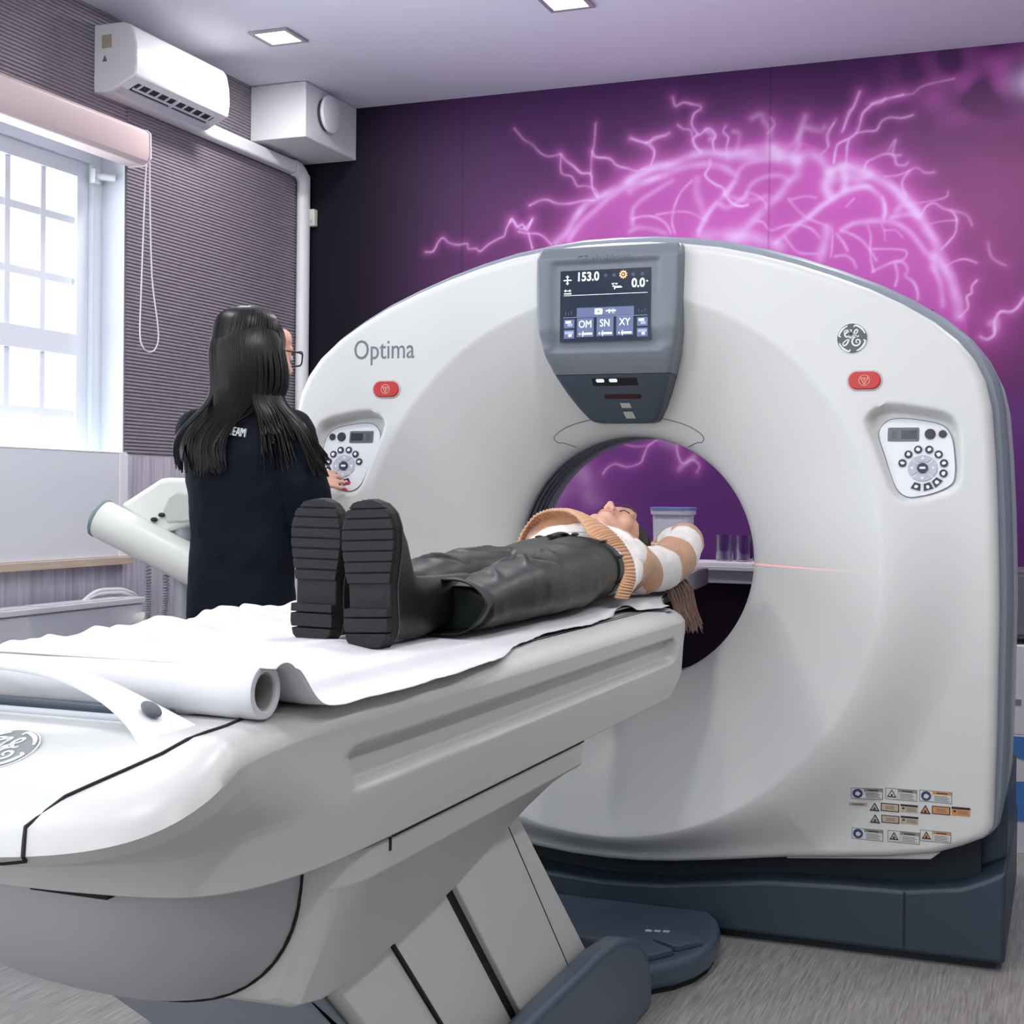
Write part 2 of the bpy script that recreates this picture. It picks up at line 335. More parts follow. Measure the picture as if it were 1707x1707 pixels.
# back wall: printed mural
def mural_wall():
    x0, x1, z0, z1, st = XL, XR, 0.0, H, .0042
    nx = int((x1-x0)/st)+1; nz = int((z1-z0)/st)+1
    xs = np.linspace(x0, x1, nx, dtype=np.float32); zs = np.linspace(z0, z1, nz, dtype=np.float32)
    X, Z = np.meshgrid(xs, zs)
    def ss(a, b, v): t = np.clip((v-a)/(b-a), 0, 1); return t*t*(3-2*t)
    def nz2(s, seed):
        rs = np.random.RandomState(seed); out = np.zeros_like(X)
        for k in range(14):
            a = rs.rand()*2*PI; f = s*(.6+rs.rand()*1.6); ph = rs.rand()*6.28
            out += np.sin((X*math.cos(a)+Z*math.sin(a))*f+ph+1.3*np.sin((X*math.sin(a)-Z*math.cos(a))*f*.6+ph*2))
        return out/14
    L = lambda c: np.array(lin(c), dtype=np.float32)
    # base tones: near-black violet at the left, magenta glow round the brain
    t1 = ss(-1.75, -.9, X); base = L((20, 16, 32))*(1-t1)[..., None]+L((86, 44, 98))*t1[..., None]
    top = ss(2.35, 2.85, Z)*ss(-1.9, -.6, X); base = base*(1-.6*top)[..., None]+(L((76, 28, 92)))*(.6*top)[..., None]
    d = np.hypot((X-.05)/1.15, (Z-1.95)/.62); g = np.exp(-np.clip(d-.55, 0, 9)**2*5.5)*.9
    base = base*(1-g[..., None])+L((150, 62, 138))*g[..., None]
    gr = np.exp(-(((X-1.0)/.35)**2+((Z-2.3)/.33)**2)); base = base*(1-.55*gr[..., None])+L((152, 80, 130))*(.55*gr)[..., None]
    dk = ss(.95, 1.35, X)*ss(2.3, 1.8, Z); base = base*(1-.7*dk[..., None])+L((48, 34, 72))*(.7*dk)[..., None]
    n = nz2(5, 1)*.18+nz2(14, 2)*.10; base = base*(1+n[..., None])
    # inside the brain
    outl = np.array([(-.80,2.16),(-.74,2.24),(-.66,2.32),(-.55,2.40),(-.42,2.47),(-.25,2.53),(-.1,2.55),(.1,2.56),(.22,2.55),(.33,2.5),(.45,2.47),(.58,2.36),(.70,2.2),(.78,2.05),(.82,1.9),(.85,1.7),(.7,1.5),(-.6,1.5),(-.85,1.8),(-.84,2.05)])
    ins = np.zeros(X.shape, bool); j = len(outl)-1
    for i in range(len(outl)):
        xi, zi = outl[i]; xj, zj = outl[j]
        ins ^= ((zi > Z) != (zj > Z)) & (X < (xj-xi)*(Z-zi)/(zj-zi+1e-9)+xi); j = i
    inside = (ins*ss(1.58, 1.95, Z))
    tone = 1+nz2(9, 5)*.22
    base = np.where(ins[..., None], base*(1-.9*inside[..., None])+(L((192, 92, 182))*tone[..., None])*(.9*inside)[..., None], base)
    # lower part of the print seen through the bore
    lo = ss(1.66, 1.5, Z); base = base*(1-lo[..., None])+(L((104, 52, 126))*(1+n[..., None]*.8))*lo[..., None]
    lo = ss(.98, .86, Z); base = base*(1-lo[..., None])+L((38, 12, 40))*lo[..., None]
    glow = np.zeros_like(X); core = np.zeros_like(X)
    for wd, s, q in MURAL:
        P = np.array(q).reshape(-1, 2)
        if len(P) > 2:                       # round the corners a little
            P = np.array([p[:2] for p in smooth_path([(a, b, 0) for a, b in P], 3)])
        m = wd*10; a0, b0 = P.min(0)-m; a1, b1 = P.max(0)+m
        i0, i1 = np.searchsorted(xs, [a0, a1]); k0, k1 = np.searchsorted(zs, [b0, b1])
        if i1 <= i0 or k1 <= k0: continue
        xx = X[k0:k1, i0:i1]; zz = Z[k0:k1, i0:i1]; dm = np.full(xx.shape, 9., np.float32)
        for (ax_, az), (bx, bz) in zip(P[:-1], P[1:]):
            vx, vz = bx-ax_, bz-az; L2 = vx*vx+vz*vz+1e-12
            t = np.clip(((xx-ax_)*vx+(zz-az)*vz)/L2, 0, 1)
            dm = np.minimum(dm, np.hypot(xx-ax_-t*vx, zz-az-t*vz))
        md = .72+.28*np.sin(xx*41+zz*29+len(q))*np.sin(zz*37-xx*23)+.0
        c = s*md*(.92 if wd < .012 else .66)*np.exp(-(dm/(wd*(.50 if wd < .012 else .85)))**2); gl = s*(.42*np.exp(-(dm/(wd*1.7))**2)+.19*np.exp(-(dm/(wd*4.2))**2))
        core[k0:k1, i0:i1] = 1-(1-core[k0:k1, i0:i1])*(1-c); glow[k0:k1, i0:i1] = 1-(1-glow[k0:k1, i0:i1])*(1-gl)
    # bright cloud at the upper right
    cl = np.exp(-(((X-1.06)/.075)**2+((Z-2.70)/.055)**2)); core = 1-(1-core)*(1-.95*cl)
    cl2 = np.clip(np.exp(-(((X-.9)/.28)**2+((Z-2.72)/.13)**2))*(.5+nz2(22, 9)*2.2), 0, 1)*.55; glow = 1-(1-glow)*(1-cl2)
    colr = base*(1-glow[..., None])+L((214, 104, 200))*glow[..., None]
    colr = colr*(1-core[..., None])+L((240, 208, 255))*core[..., None]
    for sx in (-1.19, .097):               # joints between the printed sheets
        colr = colr*(1-.35*np.exp(-((X-sx)/.004)**2))[..., None]
    # a missing patch in the print near the middle of the brain
    colr = np.clip(colr*MURAL_GAIN, 0, 1)
    me = bpy.data.meshes.new('wall_back')
    co = np.stack([X, np.full_like(X, YB), Z], -1).reshape(-1, 3)
    nv = nx*nz; nf = (nx-1)*(nz-1); idx = np.arange(nv).reshape(nz, nx)
    q = np.stack([idx[:-1, :-1], idx[:-1, 1:], idx[1:, 1:], idx[1:, :-1]], -1).reshape(-1)
    me.vertices.add(nv); me.vertices.foreach_set('co', co.reshape(-1).astype(np.float32))
    me.loops.add(nf*4); me.loops.foreach_set('vertex_index', q.astype(np.int32))
    me.polygons.add(nf); me.polygons.foreach_set('loop_start', np.arange(0, nf*4, 4, dtype=np.int32)); me.update(calc_edges=True)
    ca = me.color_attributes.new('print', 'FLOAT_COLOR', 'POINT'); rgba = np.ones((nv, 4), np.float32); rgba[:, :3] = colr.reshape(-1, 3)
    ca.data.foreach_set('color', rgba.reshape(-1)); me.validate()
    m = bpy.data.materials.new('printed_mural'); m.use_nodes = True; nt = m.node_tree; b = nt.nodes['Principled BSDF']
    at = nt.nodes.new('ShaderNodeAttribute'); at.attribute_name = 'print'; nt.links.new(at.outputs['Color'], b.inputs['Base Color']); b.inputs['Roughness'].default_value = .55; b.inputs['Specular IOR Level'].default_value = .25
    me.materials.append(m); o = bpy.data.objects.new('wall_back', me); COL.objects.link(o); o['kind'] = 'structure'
mural_wall()
bm = NB(); box(bm, XL-.2, XR+.1, YB+.004, YB+.15, -.1, H+.05); struct('trim_1', bm, WHITE, smooth=0)
# left wall: masonry core with the window opening, corrugated cladding above, laminate below
WY0, WY1, WZ0, WZ1 = -1.25, .44, .95, 2.40
SLAT = mat('corrugated_cladding', (146, 139, 148), .36)
LAM = bpy.data.materials.new('pale_wood_laminate'); LAM.use_nodes = True
nt = LAM.node_tree; b = nt.nodes['Principled BSDF']; b.inputs['Roughness'].default_value = .45
tc = nt.nodes.new('ShaderNodeTexCoord'); mp = nt.nodes.new('ShaderNodeMapping'); mp.inputs['Scale'].default_value = (1, 45, 2.2); nt.links.new(tc.outputs['Object'], mp.inputs[0])
n = nt.nodes.new('ShaderNodeTexNoise'); n.inputs['Scale'].default_value = 1.3; n.inputs['Detail'].default_value = 5; nt.links.new(mp.outputs[0], n.inputs[0])
r = nt.nodes.new('ShaderNodeValToRGB'); r.color_ramp.elements[0].position = .3; r.color_ramp.elements[1].position = .7
r.color_ramp.elements[0].color = lin((168, 163, 178))+(1,); r.color_ramp.elements[1].color = lin((214, 210, 220))+(1,); nt.links.new(n.outputs[0], r.inputs[0]); nt.links.new(r.outputs[0], b.inputs['Base Color'])
bm = NB()
W2 = (-4.7, -2.3)
for a in ((YF, W2[0], 0, H), (W2[1], WY0, 0, H), (W2[0], W2[1], 0, WZ0), (W2[0], W2[1], WZ1, H), (WY1, YB, 0, H), (WY0, WY1, 0, WZ0), (WY0, WY1, WZ1, H)): box(bm, XL-.28, XL-.006, a[0], a[1], a[2], a[3])
struct('wall_left', bm, mat('reveal_plaster', (222, 226, 232), .5), smooth=0)
bm = NB()
for a in ((YF, W2[0], 0, 1.315), (W2[1], WY0, 0, 1.315), (WY1, YB, 0, 1.315), (WY0, WY1, 0, WZ0), (W2[0], W2[1], 0, WZ0)): box(bm, XL-.006, XL, a[0], a[1], a[2], a[3])
struct('trim_2', bm, LAM, smooth=0)
def corr(bm, y0, y1, z0, z1):
    p = .0128; n = int((z1-z0)/p); prof = []
    for k in range(n):
        zb = z0+(z1-z0)*k/n; h = (z1-z0)/n
        for t, d in ((0, 0), (.14, 0), (.2, .0035), (.4, .0062), (.6, .0068), (.8, .0055), (.93, .003)): prof.append((d, zb+t*h))
    prof.append((0, z1))
    A = [bm.verts.new((XL-.002+d, y0, z)) for d, z in prof]; B = [bm.verts.new((XL-.002+d, y1, z)) for d, z in prof]
    for i in range(len(prof)-1): bm.faces.new((A[i], B[i], B[i+1], A[i+1]))
bm = NB(); corr(bm, YF, W2[0], 1.32, H); corr(bm, W2[1], WY0, 1.32, H); corr(bm, W2[0], W2[1], WZ1, H); corr(bm, WY1, YB-.06, 1.32, H); corr(bm, WY0, WY1, WZ1, H)
struct('trim_3', bm, SLAT, smooth=60, recalc=False)
# window: frame, sashes, glazing bars
root = empty('window_1', (-2.1, -.4, 1.35), 'white small-paned window in the left wall', 'window'); root['kind'] = 'structure'
WM = mat('window_paint', (226, 232, 240), .4)
xo, xi = -2.13, -2.07
def bars(name, L, bev):
    bm = NB()
    for i, q in enumerate(L): box(bm, q[0]-.0006*i, q[1]+.0006*i, *q[2:])
    obj(name, bm, WM, root, smooth=0)
bars('outer_frame', [(xo-.03, -2.05, .386, WY1, WZ0, WZ1), (xo-.03, -2.05, WY0, WY0+.054, WZ0, WZ1), (xo-.028, -2.052, WY0+.02, WY1-.02, 2.346, WZ1), (xo-.028, -2.052, WY0+.02, WY1-.02, WZ0, WZ0+.05)], 0)
bars('sash', [(xo, xi, .325, .3855, 1.001, 2.3455), (xo, xi, -.455, -.385, 1.001, 2.3455), (xo, xi, WY0+.0545, WY0+.11, 1.001, 2.3455), (xo+.003, xi-.003, WY0+.09, .35, 2.29, 2.345), (xo+.003, xi-.003, WY0+.09, .35, 1.66, 1.735), (xo+.003, xi-.003, WY0+.09, .35, 1.002, 1.05)], 0)
bars('glazing_bar', [(xo+.014, xi-.012, y-.013, y+.013, 1.04, 2.30) for y in (.163, -.012, -.187, -.62, -.80, -.98)]+[(xo+.018, xi-.018, WY0+.1, .33, z-.013, z+.013) for z in (2.135, 1.92, 1.455, 1.25)], 0)
bm = NB()
for y0, y1 in ((WY0+.1, -.455), (-.385, .325)): box(bm, -2.108, -2.103, y0, y1, 1.05, 2.29)
GL = bpy.data.materials.new('clear_glass'); GL.use_nodes = True; nt = GL.node_tree; nt.nodes.clear(); out = nt.nodes.new('ShaderNodeOutputMaterial')
mx = nt.nodes.new('ShaderNodeMixShader'); tr = nt.nodes.new('ShaderNodeBsdfTransparent'); gs = nt.nodes.new('ShaderNodeBsdfGlossy'); gs.inputs['Roughness'].default_value = .02; tr.inputs[0].default_value = (.95, .97, .98, 1)
mx.inputs[0].default_value = .05; nt.links.new(tr.outputs[0], mx.inputs[1]); nt.links.new(gs.outputs[0], mx.inputs[2]); nt.links.new(mx.outputs[0], out.inputs[0])
obj('pane', bm, GL, root, smooth=0)
bm = NB(); tube(bm, [(-2.05, .385, 2.30), (-2.02, .40, 2.30), (-1.985, .425, 2.298)], .013, 12); box(bm, -2.052, -2.03, .37, .40, 2.275, 2.325); obj('latch', bm, WHITE, root)
# reflective pale bands of the neighbouring block outside are blown out: only the sky shows
# roller blind cassette over the window, with its chain
root = empty('roller_blind', (-1.9, -.4, 2.34), 'beige pink roller blind cassette above the small-paned window', 'blind')
BL = mat('blind_cassette', (206, 186, 186), .45)
bm = NB(); pr = [(-1.943, 2.338), (-1.943, 2.462), (-1.868, 2.462), (-1.852, 2.448), (-1.85, 2.372), (-1.856, 2.352), (-1.872, 2.338)]
rings(bm, [[(x, y, z) for x, z in pr] for y in (-1.4, .44)]); obj('cassette', bm, BL, root, smooth=30, bevel=.004)
bm = NB(); rings(bm, [[(x, y, z) for x, z in [(-1.943, 2.336), (-1.943, 2.464), (-1.866, 2.464), (-1.849, 2.449), (-1.847, 2.36), (-1.868, 2.336)]] for y in (.441, .447)]); obj('end_cap', bm, mat('cap_white', (228, 222, 222), .4), root, smooth=0)
ch = smooth_path([(-1.86, .452, 2.45), (-1.858, .455, 2.2), (-1.858, .47, 1.95), (-1.856, .50, 1.80), (-1.856, .508, 1.735), (-1.856, .49, 1.695), (-1.856, .452, 1.68), (-1.856, .415, 1.698), (-1.856, .40, 1.745), (-1.858, .408, 1.9), (-1.86, .425, 2.2), (-1.862, .437, 2.345)], 8)
bm = NB(); tube(bm, ch, .0026, 6); obj('chain', bm, mat('cord', (206, 198, 208), .5), root)
# white board standing in front of the lower window and its wooden ledge
root = empty('privacy_panel', (-1.93, -.4, .93), 'white rectangular panel standing across the lower part of the window', 'panel')
bm = NB(); box(bm, -1.945, -1.932, -1.3, .385, .955, 1.318); obj('board', bm, mat('panel_white', (222, 226, 232), .35), root, smooth=0, bevel=.002)
bm = NB(); box(bm, -1.947, -1.926, .387, .435, .955, 1.318); box(bm, -1.947, -1.93, -1.3, .435, 1.3185, 1.324); obj('edge_profile', bm, WHITE, root, smooth=0, bevel=.003)
bm = NB(); box(bm, -1.948, -1.905, -1.3, .44, .928, .9545); obj('ledge', bm, mat('pale_wood', (196, 176, 158), .5, noise_amt=.1, noise_scale=8, stretch=(1, 1, 20)), root, smooth=0, bevel=.002, label='pale wooden ledge')
# radiator
root = empty('radiator', (-1.84, -.4, .1), 'white panel radiator under the window on the left wall', 'radiator')
bm = NB(); box(bm, -1.90, -1.80, -1.2, .36, .14, .80); obj('body', bm, mat('radiator_white', (206, 208, 218), .4), root, smooth=0, bevel=.012, seg=3)
bm = NB(); box(bm, -1.905, -1.795, -1.22, .375, .8, .818)
for k in range(3): box(bm, -1.88, -1.82, -1.1+k*.48, -.68+k*.48, .818, .822)
obj('grille', bm, mat('radiator_top', (214, 216, 222), .4), root, smooth=0, bevel=.004)
bm = NB(); tube(bm, [(-1.80, .325, .735), (-1.785, .325, .735), (-1.755, .325, .735)], [.03, .036, .033], 20); obj('valve_knob', bm, mat('knob_cream', (208, 204, 200), .4), root)
bm = NB(); tube(bm, [(-1.757, .325, .735), (-1.752, .325, .735)], .018, 16); obj('knob_centre', bm, mat('knob_grey', (150, 148, 146), .5), root)
bm = NB()
for d in (0, .010): tube(bm, smooth_path([(-1.86, .10, .815), (-1.865, .18, .836+d), (-1.87, .27, .838+d), (-1.875, .36, .828+d), (-1.88, .44, .78+d), (-1.9, .50, .6), (-1.9, .51, .02)], 6), .006, 8)
obj('pipe', bm, WHITE, root)
# air conditioner
root = empty('air_conditioner', (-1.95, .53, 2.55), 'white wall-mounted air conditioner above the window blind', 'air conditioner')
AC = mat('ac_white', (236, 238, 240), .2, coat=.3)
prof = [(-1.95, 2.553), (-1.95, 2.785), (-1.83, 2.783), (-1.80, 2.772), (-1.785, 2.75), (-1.774, 2.70), (-1.772, 2.64), (-1.778, 2.60), (-1.79, 2.592), (-1.825, 2.578), (-1.87, 2.557), (-1.90, 2.551)]
bm = NB(); rings(bm, [[(x, y, z) for x, z in prof] for y in (.255, .262, .82, .828)]); obj('housing', bm, AC, root, smooth=35, bevel=.005)
bm = NB()  # air outlet slot lies on the sloping underside
def under(y, t): return Vector((-1.795-(.082)*t, y, 2.5915-(.036)*t))
nn = Vector((.036, 0, -.082)).normalized()*.0025
def patch(bm, y0, y1, t0, t1, h, mi=0):
    q = [under(y0, t0), under(y1, t0), under(y1, t1), under(y0, t1)]
    A = [bm.verts.new(p+nn*h) for p in q]; B = [bm.verts.new(p) for p in q]; bm.faces.new(A).material_index = mi
    for i in range(4): bm.faces.new((A[i], B[i], B[(i+1) % 4], A[(i+1) % 4])).material_index = mi
patch(bm, .31, .775, .05, .62, .4); obj('air_outlet', bm, mat('outlet_dark', (36, 38, 44), .6), root, smooth=0)
bm = NB(); patch(bm, .315, .77, .42, .50, 2.2)
for k in range(9): y = .33+k*.053; patch(bm, y, y+.008, .12, .45, 1.8)
patch(bm, .535, .548, .06, .6, 2.6); obj('louvre', bm, mat('louvre_white', (214, 218, 224), .35), root, smooth=0)
bm = NB(); patch(bm, .268, .815, .64, .97, 2); obj('flap', bm, mat('flap_grey', (196, 200, 212), .4), root, smooth=0, bevel=.001)
bm = NB(); box(bm, -1.915, -1.875, .2535, .2552, 2.70, 2.745); obj('rating_label', bm, mat('label_tan', (184, 168, 146), .6, noise_amt=.1, noise_scale=60), root, smooth=0, label='tan paper label')
bm = NB(); prism(bm, [(-1.913, 2.655), (-1.893, 2.655), (-1.903, 2.676)], 'Y', .2535, .2552); obj('warning_label', bm, mat('label_grey', (120, 112, 100), .6), root, smooth=0)
bm = NB(); prism(bm, rrect(-1.945, -1.925, 2.575, 2.62, .006), 'Y', .2525, .2556); obj('side_cap', bm, AC, root, smooth=0)
bm = NB(); box(bm, -1.7725, -1.7705, .52, .535, 2.655, 2.661); box(bm, -1.7725, -1.7705, .54, .555, 2.655, 2.659); obj('maker_mark', bm, mat('mark_grey', (176, 180, 186), .4), root, smooth=0)
# pipe trunking
bm = NB()
rings(bm, [[(XL+.004, y, 2.55+dz), (XL+.05, y, 2.55+dz), (XL+.05, y, 2.605+dz), (XL+.004, y, 2.605+dz)] for y, dz in ((.815, 0), (1.55, 0))])
o = obj('trunking_run', bm, WHITE, None, smooth=0, bevel=.01, seg=3); tag(o, 'white pipe trunking running from the air conditioner to the corner', 'trunking')
bm = NB(); path = [(XL+.03, 1.552, 2.578), (XL+.03, 1.60, 2.572), (XL+.03, 1.632, 2.545), (XL+.03, 1.64, 2.50), (XL+.03, 1.64, 1.8), (XL+.03, 1.64, .01)]
tube(bm, smooth_path(path, 4), [(.036, .026)]*21, 16, up=(1, 0, 0)); o = obj('trunking_drop', bm, WHITE, None, smooth=50); tag(o, 'white vertical pipe trunking in the far left corner', 'trunking')
# ventilation box with round vent
root = empty('ventilation_box', (-1.82, 1.47, 2.62), 'white square ventilation box hung in the ceiling corner', 'ventilation box')
bm = NB(); box(bm, XL+.003, -1.69, 1.25, YB-.003, 2.62, H-.002); obj('casing', bm, WHITE, root, smooth=0, bevel=.004)
bm = NB(); tube(bm, [(-1.69, 1.41, 2.745), (-1.672, 1.41, 2.745)], .066, 36); obj('vent_collar', bm, mat('vent_dark', (60, 62, 66), .6), root)
bm = NB(); tube(bm, [(-1.674, 1.41, 2.745), (-1.668, 1.41, 2.745), (-1.657, 1.41, 2.745), (-1.652, 1.41, 2.745)], [.070, .076, .074, .06], 40); obj('vent_disc', bm, WHITE, root)
# small sensor on the mural wall
root = empty('wall_sensor', (-1.895, 1.68, 2.36), 'small cream sensor box at the dark left end of the mural', 'sensor')
bm = NB(); box(bm, -1.912, -1.875, 1.655, YB-.002, 2.345, 2.42); obj('case', bm, mat('cream_plastic', (214, 212, 200), .4), root, smooth=0, bevel=.006)
bm = NB(); box(bm, -1.904, -1.883, 1.652, 1.656, 2.36, 2.375); obj('lens', bm, GREYL, root, smooth=0)
# low cabinet end seen between operator and gantry
o = None
bm = NB(); box(bm, -1.90, -1.55, 1.28, 1.62, 0.001, 1.52); root = empty('corner_cabinet', (-1.72, 1.45, 0), 'beige cabinet in the far corner behind the scanner', 'cabinet'); obj('body', bm, mat('beige_laminate', (196, 194, 192), .5), root, smooth=0, bevel=.004)
bm = NB(); box(bm, -1.895, -1.555, 1.268, 1.279, .06, 1.50); obj('door', bm, mat('beige_door', (200, 198, 196), .5), root, smooth=0, bevel=.003)
# ceiling lights
LENS = mat('lit_diffuser', (255, 255, 255), .5, emit=(245, 250, 255), es=6)
root = empty('ceiling_light', (-1.51, .735, H), 'square recessed ceiling light beside the air conditioner', 'ceiling light', None)
bm = NB()
for a in ((-.08, .08, -.08, -.062), (-.08, .08, .062, .08), (-.08, -.062, -.062, .062), (.062, .08, -.062, .062)): box(bm, -1.51+a[0], -1.51+a[1], .735+a[2], .735+a[3], H-.008, H-.0005)
obj('trim_ring', bm, mat('brushed_trim', (168, 166, 170), .4, metal=.4), root, smooth=0, bevel=.002)
bm = NB(); box(bm, -1.572, -1.448, .673, .797, H-.005, H-.001); obj('diffuser', bm, LENS, root, smooth=0)
lights = [(-.405, .735, 'square recessed ceiling light at the top edge, above the scanner screen'), (.70, .735, 'square recessed ceiling light above the right half of the scanner'), (1.8, .735, 'square recessed ceiling light in the right rear corner')]
for y in (-1.1, -2.9, -4.6):
    for x in (-1.2, .3, 1.8): lights.append((x, y, 'square recessed ceiling light over the front of the room, outside the picture'))
spots = [(-1.51, .735)]
for x, y, lb in lights:
    spots.append((x, y))
    d = dup(root, (x, y, H), label=lb)
    if y < 0: d['group'] = 'ceiling lights over the front of the room'
for x, y in spots:
    l = bpy.data.lights.new('downlight', 'AREA'); l.shape = 'SQUARE'; l.size = .13; l.energy = DOWN_P; l.color = (1, .98, .96)
    o = bpy.data.objects.new('downlight', l); COL.objects.link(o); o.location = (x, y, H-.012)
# ------------------------------------------------------------ CT gantry
SCN = empty('ct_scanner', (0, .4, 0), 'large white ring-shaped CT scanner with a round bore and blue-grey base', 'scanner')
CZ = 1.008; RB = .357; RR = .745; YLIP = .22
HALF = [(0,1.893),(.1,1.891),(.19,1.882),(.3,1.866),(.4,1.842),(.5,1.812),(.6,1.776),(.7,1.735),(.78,1.694),(.86,1.645),(.92,1.595),(.96,1.545),(.987,1.49),(1.003,1.42),(1.013,1.3),(1.021,1.15),(1.026,1.0),(1.028,.9),(1.027,.6),(1.022,.36),(1.005,.335),(.95,.308),(.885,.283),(.77,.262),(.645,.247),(.5,.232),(.326,.206),(.2,.189),(.1,.180),(0,.177)]
full = HALF + [(-x, z) for x, z in HALF[-2:0:-1]]
dens = []
for i in range(len(full)):
    a, b_ = full[i], full[(i+1) % len(full)]
    for k in range(12): t = k/12; dens.append((a[0]+(b_[0]-a[0])*t, a[1]+(b_[1]-a[1])*t))
da = np.array([math.atan2(z-CZ, x) for x, z in dens]); dr = np.array([math.hypot(x, z-CZ) for x, z in dens]); o_ = np.argsort(da); da, dr = da[o_], dr[o_]
def rout(a): return float(np.interp(a, da, dr, period=2*PI))
def sst(a, b, v): t = min(1, max(0, (v-a)/(b-a))); return t*t*(3-2*t)
def wlow(a): return (1-math.sin(a))/2
def Oband(a): return min(rout(a)-.02, RR+.012+.20*sst(.08, .52, wlow(a)))
# recessed control pods
POD = [(.693,1.385),(.703,1.415),(.73,1.431),(.76,1.435),(.82,1.427),(.896,1.409),(.922,1.385),(.932,1.345),(.936,1.25),(.922,1.213),(.87,1.19),(.82,1.178),(.785,1.183),(.757,1.215),(.722,1.31)]
PLATE = [(.724,1.360),(.745,1.392),(.777,1.399),(.82,1.395),(.867,1.386),(.893,1.372),(.908,1.345),(.915,1.30),(.917,1.256),(.908,1.228),(.869,1.207),(.83,1.197),(.805,1.195),(.783,1.206),(.766,1.232),(.742,1.30)]
def sdf(poly, x, z):
    d = 9; ins = False; j = len(poly)-1
    for i in range(len(poly)):
        ax_, az = poly[i]; bx, bz = poly[j]; ex, ez = bx-ax_, bz-az; t = max(0, min(1, ((x-ax_)*ex+(z-az)*ez)/(ex*ex+ez*ez)))
        d = min(d, math.hypot(x-ax_-ex*t, z-az-ez*t))
        if (az > z) != (bz > z) and x < (bx-ax_)*(z-az)/(bz-az)+ax_: ins = not ins
        j = i
    return -d if ins else d
PODS = [tuple(p)[:2] for p in smooth_path([(x, z, 0) for x, z in POD], 3, True)]
PLS = [tuple(p)[:2] for p in smooth_path([(x, z, 0) for x, z in PLATE], 5, True)]
def poddepth(z): return .008+(z-1.19)/.21*.036
def FY(x, z):
    """depth of the front skin at (x, z)"""
    rr = math.hypot(x, z-CZ); a = math.atan2(z-CZ, x)
    yr = -.078*sst(.10, .9, wlow(a))
    if rr < RR:
        t = (RR-rr)/(RR-RB); y = yr+(YLIP-yr)*(.68*t+.32*t**3)
        y -= yr*0
    else:
        o = Oband(a); t = min(1, (rr-RR)/max(.005, o-RR)); y = yr*(1-sst(0, 1.05, t))
    ro = rout(a); e = ro-rr
    if e < .028: q = 1-max(0, e)/.028; y += .028*(1-math.sqrt(max(0, 1-q*q)))
    ax_ = abs(x)
    if .66 < ax_ < .96 and 1.15 < z < 1.46:
        s = sdf(PODS, ax_, z)
        if s < 0: m_ = sst(0, .019, -s); y = y*(1-m_)+poddepth(z)*m_
    return y
NA = 720
bm = NB(); rs = []
RL = [RB, RB+.001, RB+.004, RB+.009, RB+.016, RB+.024]+[RB+.024+(RR-RB-.024)*k/34 for k in range(1, 35)]
lipy = {0: .034, 1: .022, 2: .012, 3: .006, 4: .002}
for k, r0 in enumerate(RL):
    ring = []
    for j in range(NA):
        a = 2*PI*j/NA-PI; x, z = r0*math.cos(a), CZ+r0*math.sin(a); ring.append((x, FY(x, z)+lipy.get(k, 0), z))
    rs.append(ring)
NO = 52
for k in range(1, NO+1):
    ring = []
    for j in range(NA):
        a = 2*PI*j/NA-PI; ro = rout(a); t = k/NO; t = 1-(1-t)**1.35 if k < NO else 1
        rr = RR+(ro-RR)*t; x, z = rr*math.cos(a), CZ+rr*math.sin(a); ring.append((x, FY(x, z), z))
    rs.append(ring)
for dy in (.045, .062): rs.append([(rout(2*PI*j/NA-PI)*math.cos(2*PI*j/NA-PI), dy, CZ+rout(2*PI*j/NA-PI)*math.sin(2*PI*j/NA-PI)) for j in range(NA)])
rings(bm, rs, cap=False); obj('front_cover', bm, PLASTIC, SCN, smooth=55)
# rear housing, grey
def off(a, d): r = rout(a)+d; return r*math.cos(a), CZ+r*math.sin(a)
def ring_off(y, d, n=480):
    o = []
    for j in range(n):
        a = 2*PI*j/n-PI; ww = sst(-.62, -.45, math.sin(a)) if d > 0 else 1
        x, z = off(a, d*ww); o.append((x, y, z))
    return o
bm = NB(); rings(bm, [ring_off(y, d) for y, d in ((.056, -.004), (.058, .016), (.075, .024), (.10, .028), (.145, .030), (.20, .030), (.225, .026))], cap=False); obj('side_band', bm, GREYP, SCN, smooth=50)
bm = NB(); rings(bm, [ring_off(y, d) for y, d in ((.228, .012), (.23, .026), (.245, .031), (.5, .030), (.74, .022), (.80, .005), (.83, -.03))], cap=False)
rr_ = [ring_off(.83, -.03)]
for t in (.0, .35, .7, 1):
    ring = []
    for j in range(480):
        a = 2*PI*j/480-PI; r0 = (rout(a)-.03)*(1-t)+.52*t; ring.append((r0*math.cos(a), .83+.01*t, CZ+r0*math.sin(a)))
    rr_.append(ring)
rings(bm, rr_[1:], cap=False); obj('rear_housing', bm, GREYL, SCN, smooth=50)
# light strip along the crown and two joints in it
bm = NB()
for a in (1.561, .674):
    pts = [off(a, d) for d in (.001, .0300)]
    (x0, z0), (x1, z1) = pts; tx, tz = -math.sin(a)*.0012, math.cos(a)*.0012
    P = [(x0-tx, z0-tz), (x0+tx, z0+tz), (x1+tx, z1+tz), (x1-tx, z1-tz)]; bm = NB(); prism(bm, P, 'Y', .0965, .204); obj('panel_joint', bm, SEAM, SCN, smooth=0)
